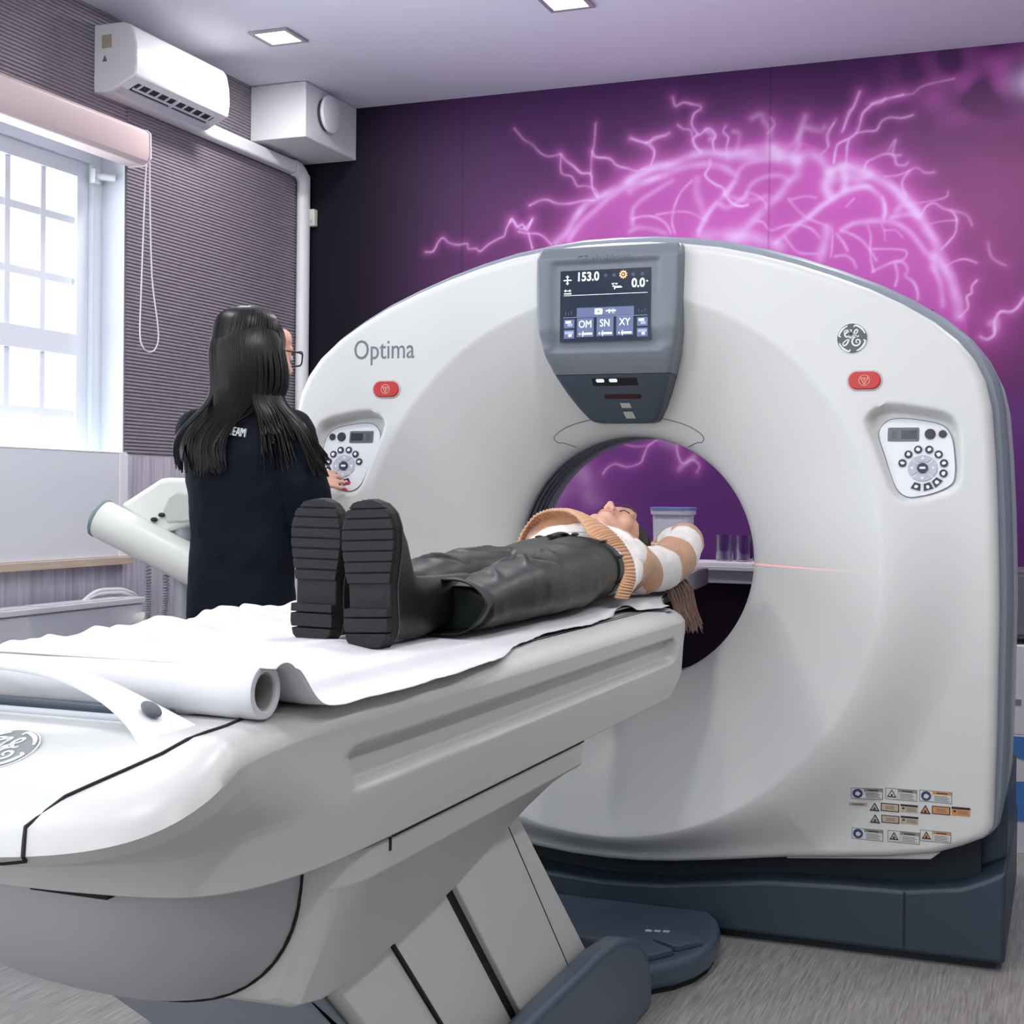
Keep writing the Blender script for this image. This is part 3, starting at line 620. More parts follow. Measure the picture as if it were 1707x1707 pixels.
# bore
def lathe_y(bm, prof, n=160, mi=0):
    rings(bm, [[(r*math.cos(2*PI*j/n), y, CZ+r*math.sin(2*PI*j/n)) for j in range(n)] for y, r in prof], cap=False, mi=mi)
bm = NB(); lathe_y(bm, [(.254, RB+.001), (.262, RB), (.268, RB-.002), (.275, RB+.003)]); lathe_y(bm, [(.42, RB+.003), (.425, RB), (.47, RB), (.49, .368), (.56, .40), (.70, .455), (.80, .50), (.84, .52)])
obj('bore_shell', bm, mat('bore_grey', (150, 156, 168), .35), SCN, smooth=60)
bm = NB()
for y0 in (.275, .315, .355, .39): lathe_y(bm, [(y0, RB+.006), (y0+.004, RB+.001), (y0+.024, RB+.001), (y0+.030, RB+.006), (y0+.036, RB+.006)])
obj('scan_window', bm, mat('scan_window_navy', (40, 46, 64), .25), SCN, smooth=60, label='dark navy ribbed scan window ring')
bm = NB()
for y0 in (.311, .351, .388): lathe_y(bm, [(y0-.001, RB+.007), (y0-.0008, RB-.001), (y0+.002, RB-.001), (y0+.0022, RB+.007)])
obj('window_ring', bm, mat('ring_grey', (120, 124, 138), .3), SCN, smooth=60)
# inner core so that nothing shows through between skins
# seam of the removable cover above the bore
def onskin(pts, dy=-.0006): return [(x, FY(x, z)+dy, z) for x, z in pts]
sp = [p[:2] for p in smooth_path([(-.168, 1.331, 0), (-.20, 1.343, 0), (-.218, 1.345, 0), (-.222, 1.362, 0), (-.18, 1.39, 0), (-.10, 1.412, 0), (0, 1.42, 0), (.10, 1.412, 0), (.18, 1.39, 0), (.222, 1.362, 0), (.218, 1.345, 0), (.20, 1.343, 0), (.168, 1.331, 0)], 8)]
bm = NB(); tube(bm, onskin(sp), .0011, 6); obj('cover_seam', bm, mat('seam_grey', (84, 86, 88), .7), SCN, smooth=40)
# display bezel
def by(z):       # depth of the bezel face
    if z > 1.60: return -.034-.012*sst(1.60, 1.66, z)+.018*sst(1.84, 1.875, z)
    return -.034+.165*((1.60-z)/.2)**1.35
HWZ = [(1.399, .078), (1.402, .094), (1.41, .103), (1.44, .125), (1.48, .147), (1.53, .170), (1.58, .188), (1.64, .200), (1.70, .205), (1.78, .207), (1.85, .208), (1.868, .206), (1.876, .200)]
def hw(z): return float(np.interp(z, [a for a, b in HWZ], [b for a, b in HWZ]))
SXA, SXB, SZA, SZB = -.136, .124, 1.614, 1.811
def bez(bm, za, zb, n, inset=0, grow=0):
    rs = []
    for k in range(n+1):
        z = za+(zb-za)*k/n; h = hw(z); y = by(z); ring = []
        ring.append((-h, y+.10, z)); ring.append((-h, y+.016, z))
        for a in (30, 60): ring.append((-h+.012*(1-math.cos(R(a))), y+.016*(1-math.sin(R(a))), z))
        m = 36
        for i in range(m+1):
            x = -h+.012+(2*h-.024)*i/m; yy = y
            # dished panel round the screen
            d = max(SXA-.02-x, x-SXB-.02, SZA-.018-z, z-SZB-.018); yy += .010*sst(.012, -.004, d)
            if 1.575 > z: yy += 0
            ring.append((x, yy, z))
        for a in (60, 30): ring.append((h-.012*(1-math.cos(R(a))), y+.016*(1-math.sin(R(a))), z))
        ring.append((h, y+.016, z)); ring.append((h, y+.10, z)); rs.append(ring)
    rings(bm, rs, closed=True, cap=True)
SPLIT = 1.528
bm = NB(); bez(bm, SPLIT, 1.876, 80); B1 = obj('display_bezel', bm, BEZEL, SCN, smooth=35)
bm = NB(); bez(bm, 1.399, SPLIT-.0015, 30)
B2 = obj('sensor_cowl', bm, BEZELD, SCN, smooth=35, label='darker slate lower cowl')
# screen
SY = -.0385
SCR = mat('screen_glass', (14, 22, 34), .15, emit=(44, 58, 78), es=.55)
LIT = mat('screen_white', (230, 240, 250), .4, emit=(235, 242, 255), es=1.0); LBL = mat('screen_button', (60, 70, 100), .4, emit=(98, 108, 148), es=.75); LOR = mat('screen_orange', (230, 160, 110), .4, emit=(255, 180, 130), es=1.0); LDIM = mat('screen_dim', (40, 55, 72), .4, emit=(62, 78, 98), es=.6); LBL2 = mat('screen_button_light', (120, 130, 160), .4, emit=(150, 160, 195), es=.8)
bm = NB(); box(bm, SXA, SXB, SY, SY+.01, SZA, SZB, 0)
W_, H_ = SXB-SXA, SZB-SZA
def su(x, z): return SXA+(x-372)/766*W_, SZA+(950-z)/600*H_      # screen-face grid, 766 x 600 units
def sr(x0, z0, x1, z1, mi, lay=1):
    a, b_ = su(x0, z0), su(x1, z1); box(bm, a[0], b_[0], SY-.0004*lay, SY, b_[1], a[1], mi)
def stx(s, x, z, size, mi, xs=1., bold=0, lay=2):
    p = su(x, z); text_bm(bm, s, size, Matrix.Translation((p[0], SY-.0006*lay, p[1])) @ FRONT, .0002, mi, xs=xs, bold=bold)
stx('153.0', 608, 408, .034, 1, xs=.88, bold=.0007); stx('0.0', 1035, 478, .034, 1, xs=.92, bold=.0007)
bx_ = su(1108, 462); tube(bm, [(bx_[0], SY-.001, bx_[1]), (bx_[0], SY, bx_[1])], .0022, 10, mi=1)
def arrow(cx_, cz_, s, d, mi=1):
    c = su(cx_, cz_); q = [(c[0]+s*a, c[1]+s*b_) for a, b_ in {'u': ((-1, 0), (1, 0), (0, 1)), 'd': ((-1, 0), (0, -1), (1, 0)), 'l': ((0, -1), (0, 1), (-1.2, 0)), 'r': ((0, 1), (0, -1), (1.2, 0))}[d]]
    prism(bm, q, 'Y', SY-.001, SY, mi)
sr(400, 425, 468, 433, 1); arrow(433, 403, .005, 'u'); arrow(433, 452, .005, 'd'); sr(429, 400, 437, 458, 1)
sr(405, 538, 468, 546, 1); arrow(420, 518, .004, 'l'); arrow(452, 518, .004, 'r'); sr(415, 516, 458, 520, 1)
arrow(822, 470, .0045, 'd'); arrow(850, 470, .0045, 'd'); sr(818, 490, 842, 498, 1); sr(832, 498, 840, 520, 1); sr(842, 500, 898, 508, 1); sr(850, 494, 890, 502, 1)
sr(403, 556, 1112, 559, 1)
c = su(908, 400)
prism(bm, [(c[0]+(.0125 if k % 2 else .0085)*math.cos(PI*k/10), c[1]+(.0125 if k % 2 else .0085)*math.sin(PI*k/10)) for k in range(20)], 'Y', SY-.0008, SY, 3)
prism(bm, [(c[0]+.0058*math.cos(PI*k/8), c[1]+.0058*math.sin(PI*k/8)) for k in range(16)], 'Y', SY-.0012, SY, 0)
prism(bm, [(c[0]+.003*math.cos(PI*k/4+.3), c[1]+.003*math.sin(PI*k/4+.3)) for k in range(8)], 'Y', SY-.0016, SY, 3)
for x in (760, 830, 990, 1068): cc = su(x, 402); prism(bm, [(cc[0]+.0055*math.cos(PI*k/3), cc[1]+.0055*math.sin(PI*k/3)) for k in range(6)], 'Y', SY-.0004, SY, 4)
sr(517, 665, 1000, 738, 2); sr(400, 742, 1112, 745, 5)
cc = su(703, 700); prism(bm, rrect(cc[0]-.011, cc[0]+.011, cc[1]-.008, cc[1]+.008, .003), 'Y', SY-.001, SY, 1); prism(bm, [(cc[0]+.003*math.cos(PI*k/4), cc[1]+.003*math.sin(PI*k/4)) for k in range(8)], 'Y', SY-.0014, SY, 2)
sr(765, 692, 850, 702, 1, 3); sr(790, 684, 800, 716, 1, 3); sr(815, 680, 838, 720, 5, 3)
for x0, t, sh in ((520, 'OM', 0), (688, 'SN', 6), (854, 'XY', 12)):
    sr(x0, 752-sh*.5, x0+142, 910-sh*.5, 2); stx(t, x0+71, 806-sh*.8, .0285, 1, xs=.85, lay=3); sr(x0+42, 876, x0+130, 892, 1, 3); arrow(x0+28, 884, .0036, 'l'); sr(x0+50, 860, x0+54, 908, 1, 4)
for x0 in (408, 1028):
    sr(x0, 760, x0+88, 832, 2); sr(x0, 848, x0+88, 920, 2); sr(x0+14, 772, x0+58, 792, 1, 3); sr(x0+30, 796, x0+72, 818, 5, 3); sr(x0+8, 860, x0+80, 884, 5, 3); sr(x0+40, 886, x0+66, 904, 1, 3)
    sr(x0+10, 690, x0+16, 722, 4); sr(x0+36, 700, x0+42, 722, 4); sr(x0+60, 686, x0+66, 722, 4)
obj('screen', bm, [SCR, LIT, LBL, LOR, LDIM, LBL2], B1, smooth=0)
bm = NB(); z_ = 1.842; text_bm(bm, 'GE Healthcare', .024, Matrix.Translation((-.008, by(z_)+.0003, z_)) @ FRONT, .0010, 0, xs=1.1)
obj('embossed_lettering', bm, mat('emboss', (100, 107, 116), .38), B1, smooth=0)
# slots and labels on the cowl
def cowl(bm, x0, x1, z0, z1, h=.0012, mi=0, r=.003, sl=0):
    pts = rrect(x0, x1, z0, z1, r); A = [bm.verts.new((x+(z-z0)*sl, by(z)-h, z)) for x, z in pts]; B = [bm.verts.new((x+(z-z0)*sl, by(z)+.002, z)) for x, z in pts]
    bm.faces.new(A).material_index = mi
    for i in range(len(A)): bm.faces.new((A[i], B[i], B[(i+1) % len(A)], A[(i+1) % len(A)])).material_index = mi
bm = NB(); cowl(bm, -.060, .072, 1.497, 1.517); obj('led_window', bm, BLACK, B2, smooth=0)
bm = NB()
for x in (-.036, .002): cowl(bm, x-.012, x+.012, 1.506, 1.515, .002, r=.004)
obj('led', bm, mat('led_white', (220, 226, 230), .4, emit=(230, 236, 240), es=.5), B2, smooth=0)
bm = NB(); cowl(bm, -.035, .072, 1.462, 1.474, r=.005); obj('laser_slot', bm, mat('slot_red', (52, 14, 16), .3), B2, smooth=0)
bm = NB(); cowl(bm, .008, .036, 1.438, 1.451, r=.001, sl=-.2); cowl(bm, .012, .040, 1.41, 1.428, r=.001, sl=-.25); obj('rating_sticker', bm, mat('sticker_tan', (178, 180, 172), .5, noise_amt=.2, noise_scale=300), B2, smooth=0)
# lettering on the left face
bm = NB(); text_bm(bm, 'Optima', .082, Matrix.Translation((-.700, -.0004, 1.611)) @ FRONT, .0006, 0, xs=.80); obj('brand_lettering', bm, mat('letter_grey', (110, 116, 120), .45), SCN, smooth=0)
# emblem
def emblem(parent, Mx, r=.040, name='emblem', tone='emblem_dark', rgb=(78, 84, 86)):
    """disc with a looping script monogram; built in the XY plane, then placed by Mx"""
    bm = NB(); k = r/.040
    def bp_(pts, mi, h0, h1):
        A = [bm.verts.new((x*k, y*k, h1)) for x, y in pts]; B = [bm.verts.new((x*k, y*k, h0)) for x, y in pts]; bm.faces.new(A).material_index = mi
        for i in range(len(A)): bm.faces.new((B[i], B[(i+1) % len(A)], A[(i+1) % len(A)], A[i])).material_index = mi
    circ = lambda q, n=48: [(q*math.cos(2*PI*i/n), q*math.sin(2*PI*i/n)) for i in range(n)]
    bp_(circ(.040), 1, -.001, .0006); bp_(circ(.0385), 0, 0, .001)
    def ribbon(pts, wd, mi=1, h=.0016):
        P = smooth_path([(x, y, 0) for x, y in pts], 6); L_ = []; R_ = []; n = len(P)
        for i, p in enumerate(P):
            t = (P[min(i+1, n-1)]-P[max(i-1, 0)]).normalized(); q = Vector((-t.y, t.x, 0)); w_ = wd*(.55+.45*math.sin(PI*i/(n-1)))
            L_.append(p+q*w_); R_.append(p-q*w_)
        LV = [bm.verts.new((p.x*k, p.y*k, h)) for p in L_]; RV = [bm.verts.new((p.x*k, p.y*k, h)) for p in R_]
        for i in range(n-1): bm.faces.new((LV[i], LV[i+1], RV[i+1], RV[i])).material_index = mi
    # curls on the rim
    for q in range(4):
        a0 = q*PI/2+.35; ribbon([(.0345*math.cos(a0+t), .0345*math.sin(a0+t)) for t in (0, .25, .5, .75, 1.0)]+[(.029*math.cos(a0+1.08), .029*math.sin(a0+1.08))], .0026)
    # joined script letters
    ribbon([(-.020, .013), (-.019, .020), (-.010, .021), (-.004, .016), (-.006, .008), (-.014, .004), (-.019, .010), (-.012, .017), (-.003, .021), (-.005, .010), (-.008, -.003), (-.013, -.014), (-.020, -.019), (-.023, -.013), (-.015, -.005), (-.003, .001), (.004, .006)], .0021)
    ribbon([(-.002, .004), (.006, .009), (.013, .016), (.013, .022), (.008, .021), (.005, .012), (.010, .005), (.004, .001), (.000, -.008), (.004, -.017), (.013, -.019), (.020, -.013), (.019, -.005), (.012, -.004), (.010, -.010), (.014, -.012)], .0021)
    ribbon([(.007, .004), (.014, .004), (.017, .007)], .0016)
    bm.transform(Mx)
    return obj(name, bm, [mat(tone, rgb, .35), mat('emblem_silver', (222, 226, 226), .3)], parent, smooth=0, recalc=False)
emblem(SCN, Matrix.Translation((.657, -.0012, 1.606)) @ FRONT)
# emergency buttons
RED = mat('button_red', (190, 44, 40), .35); REDW = mat('button_mark', (236, 190, 176), .4)
for sx in (-1, 1):
    cx_, cz_ = sx*.69, 1.496; dx = .004 if sx < 0 else 0
    bm = NB(); prism(bm, rrect(cx_-.046, cx_+.046, cz_-.027, cz_+.027, .0265, 8), 'Y', -.002, .01); e = obj('emergency_button', bm, mat('button_well', (196, 186, 188), .4), SCN, smooth=0, bevel=.0015, label='red oval emergency stop button')
    bm = NB(); prism(bm, rrect(cx_-.041, cx_+.041, cz_-.023, cz_+.023, .0225, 8), 'Y', -.007, .004); obj('push_cap', bm, RED, e, smooth=0, bevel=.003, seg=3)
    bm = NB(); tube(bm, [(cx_+.0135*math.cos(2*PI*i/28), -.0076, cz_+.0135*math.sin(2*PI*i/28)) for i in range(28)], .0008, 6, closed=True)
    tri = [(cx_-.0095, -.0076, cz_+.006), (cx_+.0095, -.0076, cz_+.006), (cx_, -.0076, cz_-.011)]
    for i in range(3): tube(bm, [tri[i], tri[(i+1) % 3]], .0008, 6)
    tube(bm, [(cx_, -.0076, cz_+.002), (cx_, -.0076, cz_-.004)], .0008, 6); tube(bm, [(cx_-.004, -.0076, cz_+.003), (cx_+.004, -.0076, cz_+.003)], .0007, 6); obj('stop_symbol', bm, REDW, e, smooth=0)
# control panels
PP = mat('panel_plastic', (224, 226, 232), .35); BTN = mat('button_navy', (30, 38, 56), .35); BW = mat('button_icon', (226, 232, 240), .4); PADM = mat('pad_grey', (178, 180, 192), .3); LCD = mat('lcd_green_grey', (88, 98, 100), .3); LCDD = mat('lcd_dark', (34, 46, 58), .2); KN = mat('knob_black', (34, 37, 42), .35)
for sx in (-1, 1):
    def Y0(z): return poddepth(z)-.0065
    def slab(bm, pts, h, mi=0, base=.003):
        A = [bm.verts.new((sx*x, Y0(z)-h, z)) for x, z in pts]; B = [bm.verts.new((sx*x, Y0(z)+base, z)) for x, z in pts]; bm.faces.new(A).material_index = mi
        for i in range(len(A)): bm.faces.new((A[i], B[i], B[(i+1) % len(A)], A[(i+1) % len(A)])).material_index = mi
    bm = NB(); slab(bm, PLS, 0, base=.006); cp = obj('control_panel', bm, PP, SCN, smooth=0, bevel=.001, label='white keypad pod with round navy buttons')
    bm = NB(); tube(bm, [(sx*x, Y0(z)+.0005, z) for x, z in PLS], .0012, 6, closed=True); obj('pod_seam', bm, mat('pod_seam', (126, 124, 130), .7), cp, smooth=0)
    cx_, cz_ = .837, 1.270
    def C(x, z, r, n=20): return [(x+r*math.cos(2*PI*i/n), z+r*math.sin(2*PI*i/n)) for i in range(n)]
    bm = NB(); slab(bm, rrect(cx_-.090, cx_-.011, cz_+.069, cz_+.105, .004), .0015, 0); slab(bm, rrect(cx_-.056, cx_-.016, cz_+.076, cz_+.098, .002), .002, 1); slab(bm, rrect(cx_-.08, cx_-.066, cz_+.076, cz_+.098, .001), .002, 2)
    obj('display', bm, [LCD, LCDD, mat('lcd_mid', (70, 80, 84), .3)], cp, smooth=0)
    bm = NB(); slab(bm, C(cx_+.016, cz_+.088, .0135), .006); slab(bm, C(cx_+.047, cz_+.088, .010), .005); obj('speaker_knob', bm, KN, cp, smooth=0, bevel=.0015)
    bm = NB()
    for q in range(4):
        a0 = q*PI/2+PI/4; pts = [(cx_+.0365*math.cos(a0+.06+(PI/2-.12)*i/8), cz_+.0335*math.sin(a0+.06+(PI/2-.12)*i/8)) for i in range(9)]+[(cx_+.0165*math.cos(a0+PI/2-.12-(PI/2-.24)*i/6), cz_+.0165*math.sin(a0+PI/2-.12-(PI/2-.24)*i/6)) for i in range(7)]
        slab(bm, pts, .003, 0); am = a0+PI/4; px, pz = cx_+.0265*math.cos(am), cz_+.0255*math.sin(am); u = (math.cos(am), math.sin(am)); v = (-u[1], u[0])
        slab(bm, [(px+u[0]*.005, pz+u[1]*.005), (px-u[0]*.003+v[0]*.005, pz-u[1]*.003+v[1]*.005), (px-u[0]*.003-v[0]*.005, pz-u[1]*.003-v[1]*.005)], .0036, 1)
    obj('direction_pad', bm, [PADM, BW], cp, smooth=0, bevel=.0006)
    def button(x, z, r, shape='round'):
        bm = NB()
        if shape == 'round': slab(bm, C(x, z, r), .0035, 0)
        else:
            a = math.atan2(z-cz_, x-cx_); rr = math.hypot(x-cx_, z-cz_)
            slab(bm, [(cx_+q*math.cos(t), cz_+q*math.sin(t)) for q, t in ((rr-.009, a-.19), (rr+.009, a-.21), (rr+.009, a+.21), (rr-.009, a+.19))], .0035, 0)
        rnd = random.Random(int(x*1e4)+int(z*1e4)); n = 7
        slab(bm, [(x+r*.58*(.65+.5*rnd.random())*math.cos(2*PI*i/n), z+r*.58*(.65+.5*rnd.random())*math.sin(2*PI*i/n)) for i in range(n)], .0041, 1)
        obj('button', bm, [BTN, BW], cp, smooth=0)
    bm = NB(); slab(bm, C(cx_, cz_, .0135), .005, 0); slab(bm, rrect(cx_-.0075, cx_+.0075, cz_-.0025, cz_+.0035, .002), .0056, 1); obj('button', bm, [BTN, BW], cp, smooth=0)
    k_ = .000356
    for bx, bz in ((698, 1160), (738, 1097), (805, 1062), (882, 1062), (948, 1097), (987, 1160), (985, 1233)): button(cx_+(bx-840)*k_, cz_-(bz-1196)*k_, .0102)
    for bx, bz in ((942, 1296), (880, 1330), (800, 1330)): button(cx_+(bx-840)*k_, cz_-(bz-1196)*k_, .0095, 'trap')
# warning labels, lower right
LW = mat('label_white', (206, 208, 206), .5); LG = mat('label_border', (120, 120, 118), .5); LBU = mat('label_blue', (44, 62, 112), .5); LT = mat('label_tan', (176, 164, 136), .5); LO = mat('label_orange', (206, 142, 82), .5); LK = mat('label_black', (34, 32, 30), .5); LGR = mat('label_greygreen', (140, 138, 124), .5); LTX = mat('label_text', (110, 108, 104), .5)
LM = [LW, LG, LBU, LT, LO, LK, LGR, LTX]
for kind, x0, z1, x1, z0 in [('Wb0',0.674,0.441,0.752,0.412),('Wt0',0.758,0.444,0.837,0.415),('Wb2',0.843,0.446,0.923,0.417),('S',0.668,0.401,0.714,0.392),('T',0.719,0.403,0.744,0.381),('Y',0.747,0.404,0.793,0.383),('H',0.796,0.405,0.839,0.385),('T',0.845,0.407,0.871,0.386),('O',0.874,0.408,0.919,0.387),('HO',0.922,0.410,0.967,0.388),('T',0.720,0.371,0.746,0.351),('Y',0.749,0.373,0.794,0.353),('H',0.797,0.375,0.841,0.355),('Wb1',0.674,0.333,0.754,0.304),('Wt1',0.765,0.335,0.845,0.305),('Wt2',0.846,0.344,0.922,0.316)]:
    bm = NB(); dev = 0
    for i in range(7):
        for j in range(5):
            u_, v_ = i/6, j/4; fl = (FY(x0, z0)*(1-u_)+FY(x1, z0)*u_)*(1-v_)+(FY(x0, z1)*(1-u_)+FY(x1, z1)*u_)*v_; dev = max(dev, fl-FY(x0+(x1-x0)*u_, z0+(z1-z0)*v_))
    def lab(x, z): u_, v_ = (x-x0)/(x1-x0), (z-z0)/(z1-z0); return (FY(x0, z0)*(1-u_)+FY(x1, z0)*u_)*(1-v_)+(FY(x0, z1)*(1-u_)+FY(x1, z1)*u_)*v_-dev*1.15-.0010
    def q(ax_, az, bx, bz, mi, l):
        A = [(x0+(x1-x0)*ax_, z0+(z1-z0)*az), (x0+(x1-x0)*bx, z0+(z1-z0)*az), (x0+(x1-x0)*bx, z0+(z1-z0)*bz), (x0+(x1-x0)*ax_, z0+(z1-z0)*bz)]
        poly(A, mi, l)
    def poly(A, mi, l):
        V = [bm.verts.new((x, lab(x, z)-.0004*l, z)) for x, z in A]; W = [bm.verts.new((x, lab(x, z)+.001, z)) for x, z in A]; bm.faces.new(V).material_index = mi
        for i in range(len(V)): bm.faces.new((V[i], W[i], W[(i+1) % len(V)], V[(i+1) % len(V)])).material_index = mi
    def tri(cx2, cz2, s, fill):
        for s2, mi, l in ((s, 5, 2), (s*.66, fill, 3)): poly([(cx2-s2, cz2-s2*.75), (cx2+s2, cz2-s2*.75), (cx2, cz2+s2*1.0)], mi, l)
        poly([(cx2-s*.2, cz2-s*.45), (cx2+s*.2, cz2-s*.45), (cx2+s*.2, cz2-s*.05), (cx2-s*.2, cz2-s*.05)], 5, 4)
    if kind[0] == 'W':
        q(0, 0, 1, 1, 1, 0); q(.02, .05, .98, .95, 0, 1); q(.40, .70, .98, .95, {'0': 6, '1': 6, '2': 4}[kind[2]], 2)
        h0 = (z0+z1)/2; c0 = x0+(x1-x0)*.205
        if kind[1] == 'b': poly([(c0+.0125*math.cos(PI*i/12), h0+.0125*math.sin(PI*i/12)) for i in range(24)], 2, 2); poly([(c0-.006, h0-.004), (c0+.002, h0-.007), (c0+.008, h0), (c0+.001, h0+.006), (c0-.005, h0+.003)], 0, 3)
        else: q(.395, .05, .405, .95, 1, 2); tri(c0, h0, .012, 4 if kind[2] == '2' else 3 if kind[2] == '1' else 0)
        for i in range(4): q(.46, .14+i*.13, .92-.06*(i % 2), .19+i*.13, 7, 2)
        q(.52, .78, .86, .87, 5, 3)
    elif kind == 'S': q(0, 0, 1, 1, 3, 0); q(.15, .3, .8, .7, 7, 1)
    elif kind == 'T': tri((x0+x1)/2, z0+(z1-z0)*.45, (x1-x0)*.5, 3 if x0 < .8 else 4)
    elif kind in 'YO': q(0, 0, 1, 1, 5, 0); q(.05, .1, .95, .9, 3 if kind == 'Y' else 4, 1); [q(.25, .3+i*.16, .75, .36+i*.16, 7, 2) for i in range(3)]
    else: q(0, 0, 1, 1, 4 if kind == 'HO' else 3, 0); q(0, .76, 1, 1, 5, 1); q(.1, .38, .24, .6, 5, 1); [q(.35, .2+i*.16, .9, .26+i*.16, 7, 1) for i in range(3)]
    obj('warning_label', bm, LM, SCN, smooth=0)
# hinge lip under the right end of the cover
bm = NB(); prism(bm, [(.50, .236), (.895, .283), (.87, .262), (.60, .236), (.50, .226)], 'Y', .03, .10); obj('lower_lip', bm, PLASTIC, SCN, smooth=0, bevel=.003)
# base
bz = [(-1.056, .255), (-.945, .205), (-.813, .184), (-.645, .179), (-.45, .168), (-.16, .128), (0, .12), (.16, .128), (.45, .168), (.645, .179), (.813, .184), (.945, .205), (1.0, .228), (1.056, .258)]
bm = NB(); prism(bm, [(-1.056, .022)]+bz+[(1.056, .022)], 'Y', 0, .86); obj('base', bm, NAVY, SCN, smooth=30, bevel=.012, seg=3)
bm = NB(); box(bm, -.99, .99, .10, .80, .1, .40); box(bm, -1.03, 1.03, .03, .84, .0005, .04); obj('plinth', bm, mat('plinth_dark', (24, 34, 42), .6), SCN, smooth=0)
bm = NB(); box(bm, -.55, .55, .30, .78, .3, .60); obj('undercarriage', bm, mat('under_dark', (22, 26, 30), .7), SCN, smooth=0)
bm = NB(); box(bm, .806, .812, -.0012, .01, .03, .178); obj('base_joint', bm, mat('joint_dark', (26, 34, 42), .7), SCN, smooth=0)
for s in (-1, 1):
    bm = NB(); prism(bm, [(s*.94, .2), (s*1.052, .25), (s*1.052, .42), (s*.99, .42)], 'Y', .16, .82); obj('side_foot', bm, NAVY, SCN, smooth=0, bevel=.01)
# thin red laser slits of light come from projectors (see the end of the script)
# ------------------------------------------------------------ patient table
from mathutils.bvhtree import BVHTree
TBL = empty('patient_table', (0, -1.4, 0), 'long white motorised patient table leading into the scanner bore', 'patient table')
def deckz(y): return .918-.45*max(0, -y-2.43)**1.15
TOPP = [(.333, -.47), (.333, -.6), (.333, -1.0), (.333, -1.5), (.328, -2.0), (.323, -2.12), (.322, -2.20), (.327, -2.28), (.338, -2.36), (.351, -2.42), (.359, -2.47), (.359, -2.505), (.350, -2.54), (.332, -2.568), (.305, -2.590), (.265, -2.608), (.21, -2.622), (.14, -2.632), (.07, -2.637), (0, -2.639)]
BOTP = [(.335, -.47), (.335, -.6), (.335, -1.0), (.335, -1.5), (.335, -2.0), (.333, -2.10), (.331, -2.16), (.327, -2.21), (.318, -2.26), (.306, -2.305), (.29, -2.34), (.27, -2.365), (.248, -2.382), (.222, -2.393), (.19, -2.402), (.155, -2.408), (.12, -2.413), (.08, -2.417), (.04, -2.419), (0, -2.42)]
FART = [(0, -.335), (.12, -.336), (.22, -.342), (.28, -.355), (.312, -.378), (.328, -.415)]
def dens_path(P):
    out = []
    for i in range(len(P)-1):
        n = max(2, int(math.dist(P[i], P[i+1])/.018)) if i < 5 else 5
        out += [(P[i][0]+(P[i+1][0]-P[i][0])*k/n, P[i][1]+(P[i+1][1]-P[i][1])*k/n) for k in range(n)]
    return out+[P[-1]]
def pair_path(T, B):
    t2, b2 = [], []
    for i in range(5):
        n = max(2, int(math.dist(T[i], T[i+1])/.014))
        for k in range(n):
            f = k/n; t2.append((T[i][0]*(1-f)+T[i+1][0]*f, T[i][1]*(1-f)+T[i+1][1]*f)); b2.append((B[i][0]*(1-f)+B[i+1][0]*f, B[i][1]*(1-f)+B[i+1][1]*f))
    for P, out in ((T, t2), (B, b2)): out += [tuple(p)[:2] for p in smooth_path([(x, y, 0) for x, y in P[4:]+[(-P[-2][0], P[-2][1])]], 5)[5:-6]]+[P[-1]]
    return t2, b2
tp, bp2 = pair_path(TOPP, BOTP)
tp = FART+tp; bp2 = [(x*.985, y-.004) for x, y in FART]+bp2
loopT = tp+[(-x, y) for x, y in tp[-2:0:-1]]; loopB = bp2+[(-x, y) for x, y in bp2[-2:0:-1]]
ftab = ([0, .15, .3, .45, .55, .62, .7, 1.0], [0, .10, .34, .66, .86, .93, .955, 1.0])
def groove(y, z):
    """long hand recess in the flanks"""
    cy, hy, cz, hz = -1.33, .80, .832, .031
    qx, qz = abs(y-cy)-(hy-.03), abs(z-cz)-(hz-.026)
    d = math.hypot(max(qx, 0), max(qz, 0))+min(max(qx, qz), 0)-.026
    return .021*sst(.0, -.015, d)
NV = 64; rs = [[] for _ in range(NV+9)]
for (tx, ty), (bx, by_) in zip(loopT, loopB):
    zr = deckz(ty); zb = .722+.085*sst(-.60, -.36, ty)
    n_ = Vector((tx, 0 if -2.25 < ty < -.47 else (ty+2.25)*.9 if ty < -2 else (ty+.47), 0))
    if n_.length < 1e-6: n_ = Vector((0, -1 if ty < -1 else 1, 0))
    n_.normalize()
    k = 0
    for fx in (0, .4, .8): x_, y_ = (tx-n_.x*.070)*fx, ty-n_.y*.070; rs[k].append((x_, y_, deckz(y_))); k += 1
    for ins, dz in ((.070, 0), (.050, -.0005), (.032, -.003), (.018, -.009), (.008, -.017)):
        rs[k].append((tx-n_.x*ins, ty-n_.y*ins, deckz(ty-n_.y*ins)+dz)); k += 1
    z1 = zr-.028
    for i in range(NV):
        t = i/(NV-1); f = float(np.interp(t, *ftab)); z = z1+(zb-z1)*t
        x = tx+(bx-tx)*f; y = ty+(by_-ty)*f
        bulge = -.004*math.sin(PI*min(1, t*1.0)); x -= n_.x*bulge*.5; y -= n_.y*bulge*.5
        if -2.3 < ty < -.47: g = groove(y, z); x -= math.copysign(g, x)
        if i == NV-1: x -= n_.x*.003; y -= n_.y*.003
        rs[k].append((x, y, z)); k += 1
    rs[k].append((bx-n_.x*.02, by_-n_.y*.02, zb-.001))
bm = NB(); V = rings(bm, rs, cap=False); bm.faces.new(V[-1]); bmesh.ops.remove_doubles(bm, verts=V[0], dist=.0004); TB = obj('table_body', bm, PLASTIC2, TBL, smooth=42)
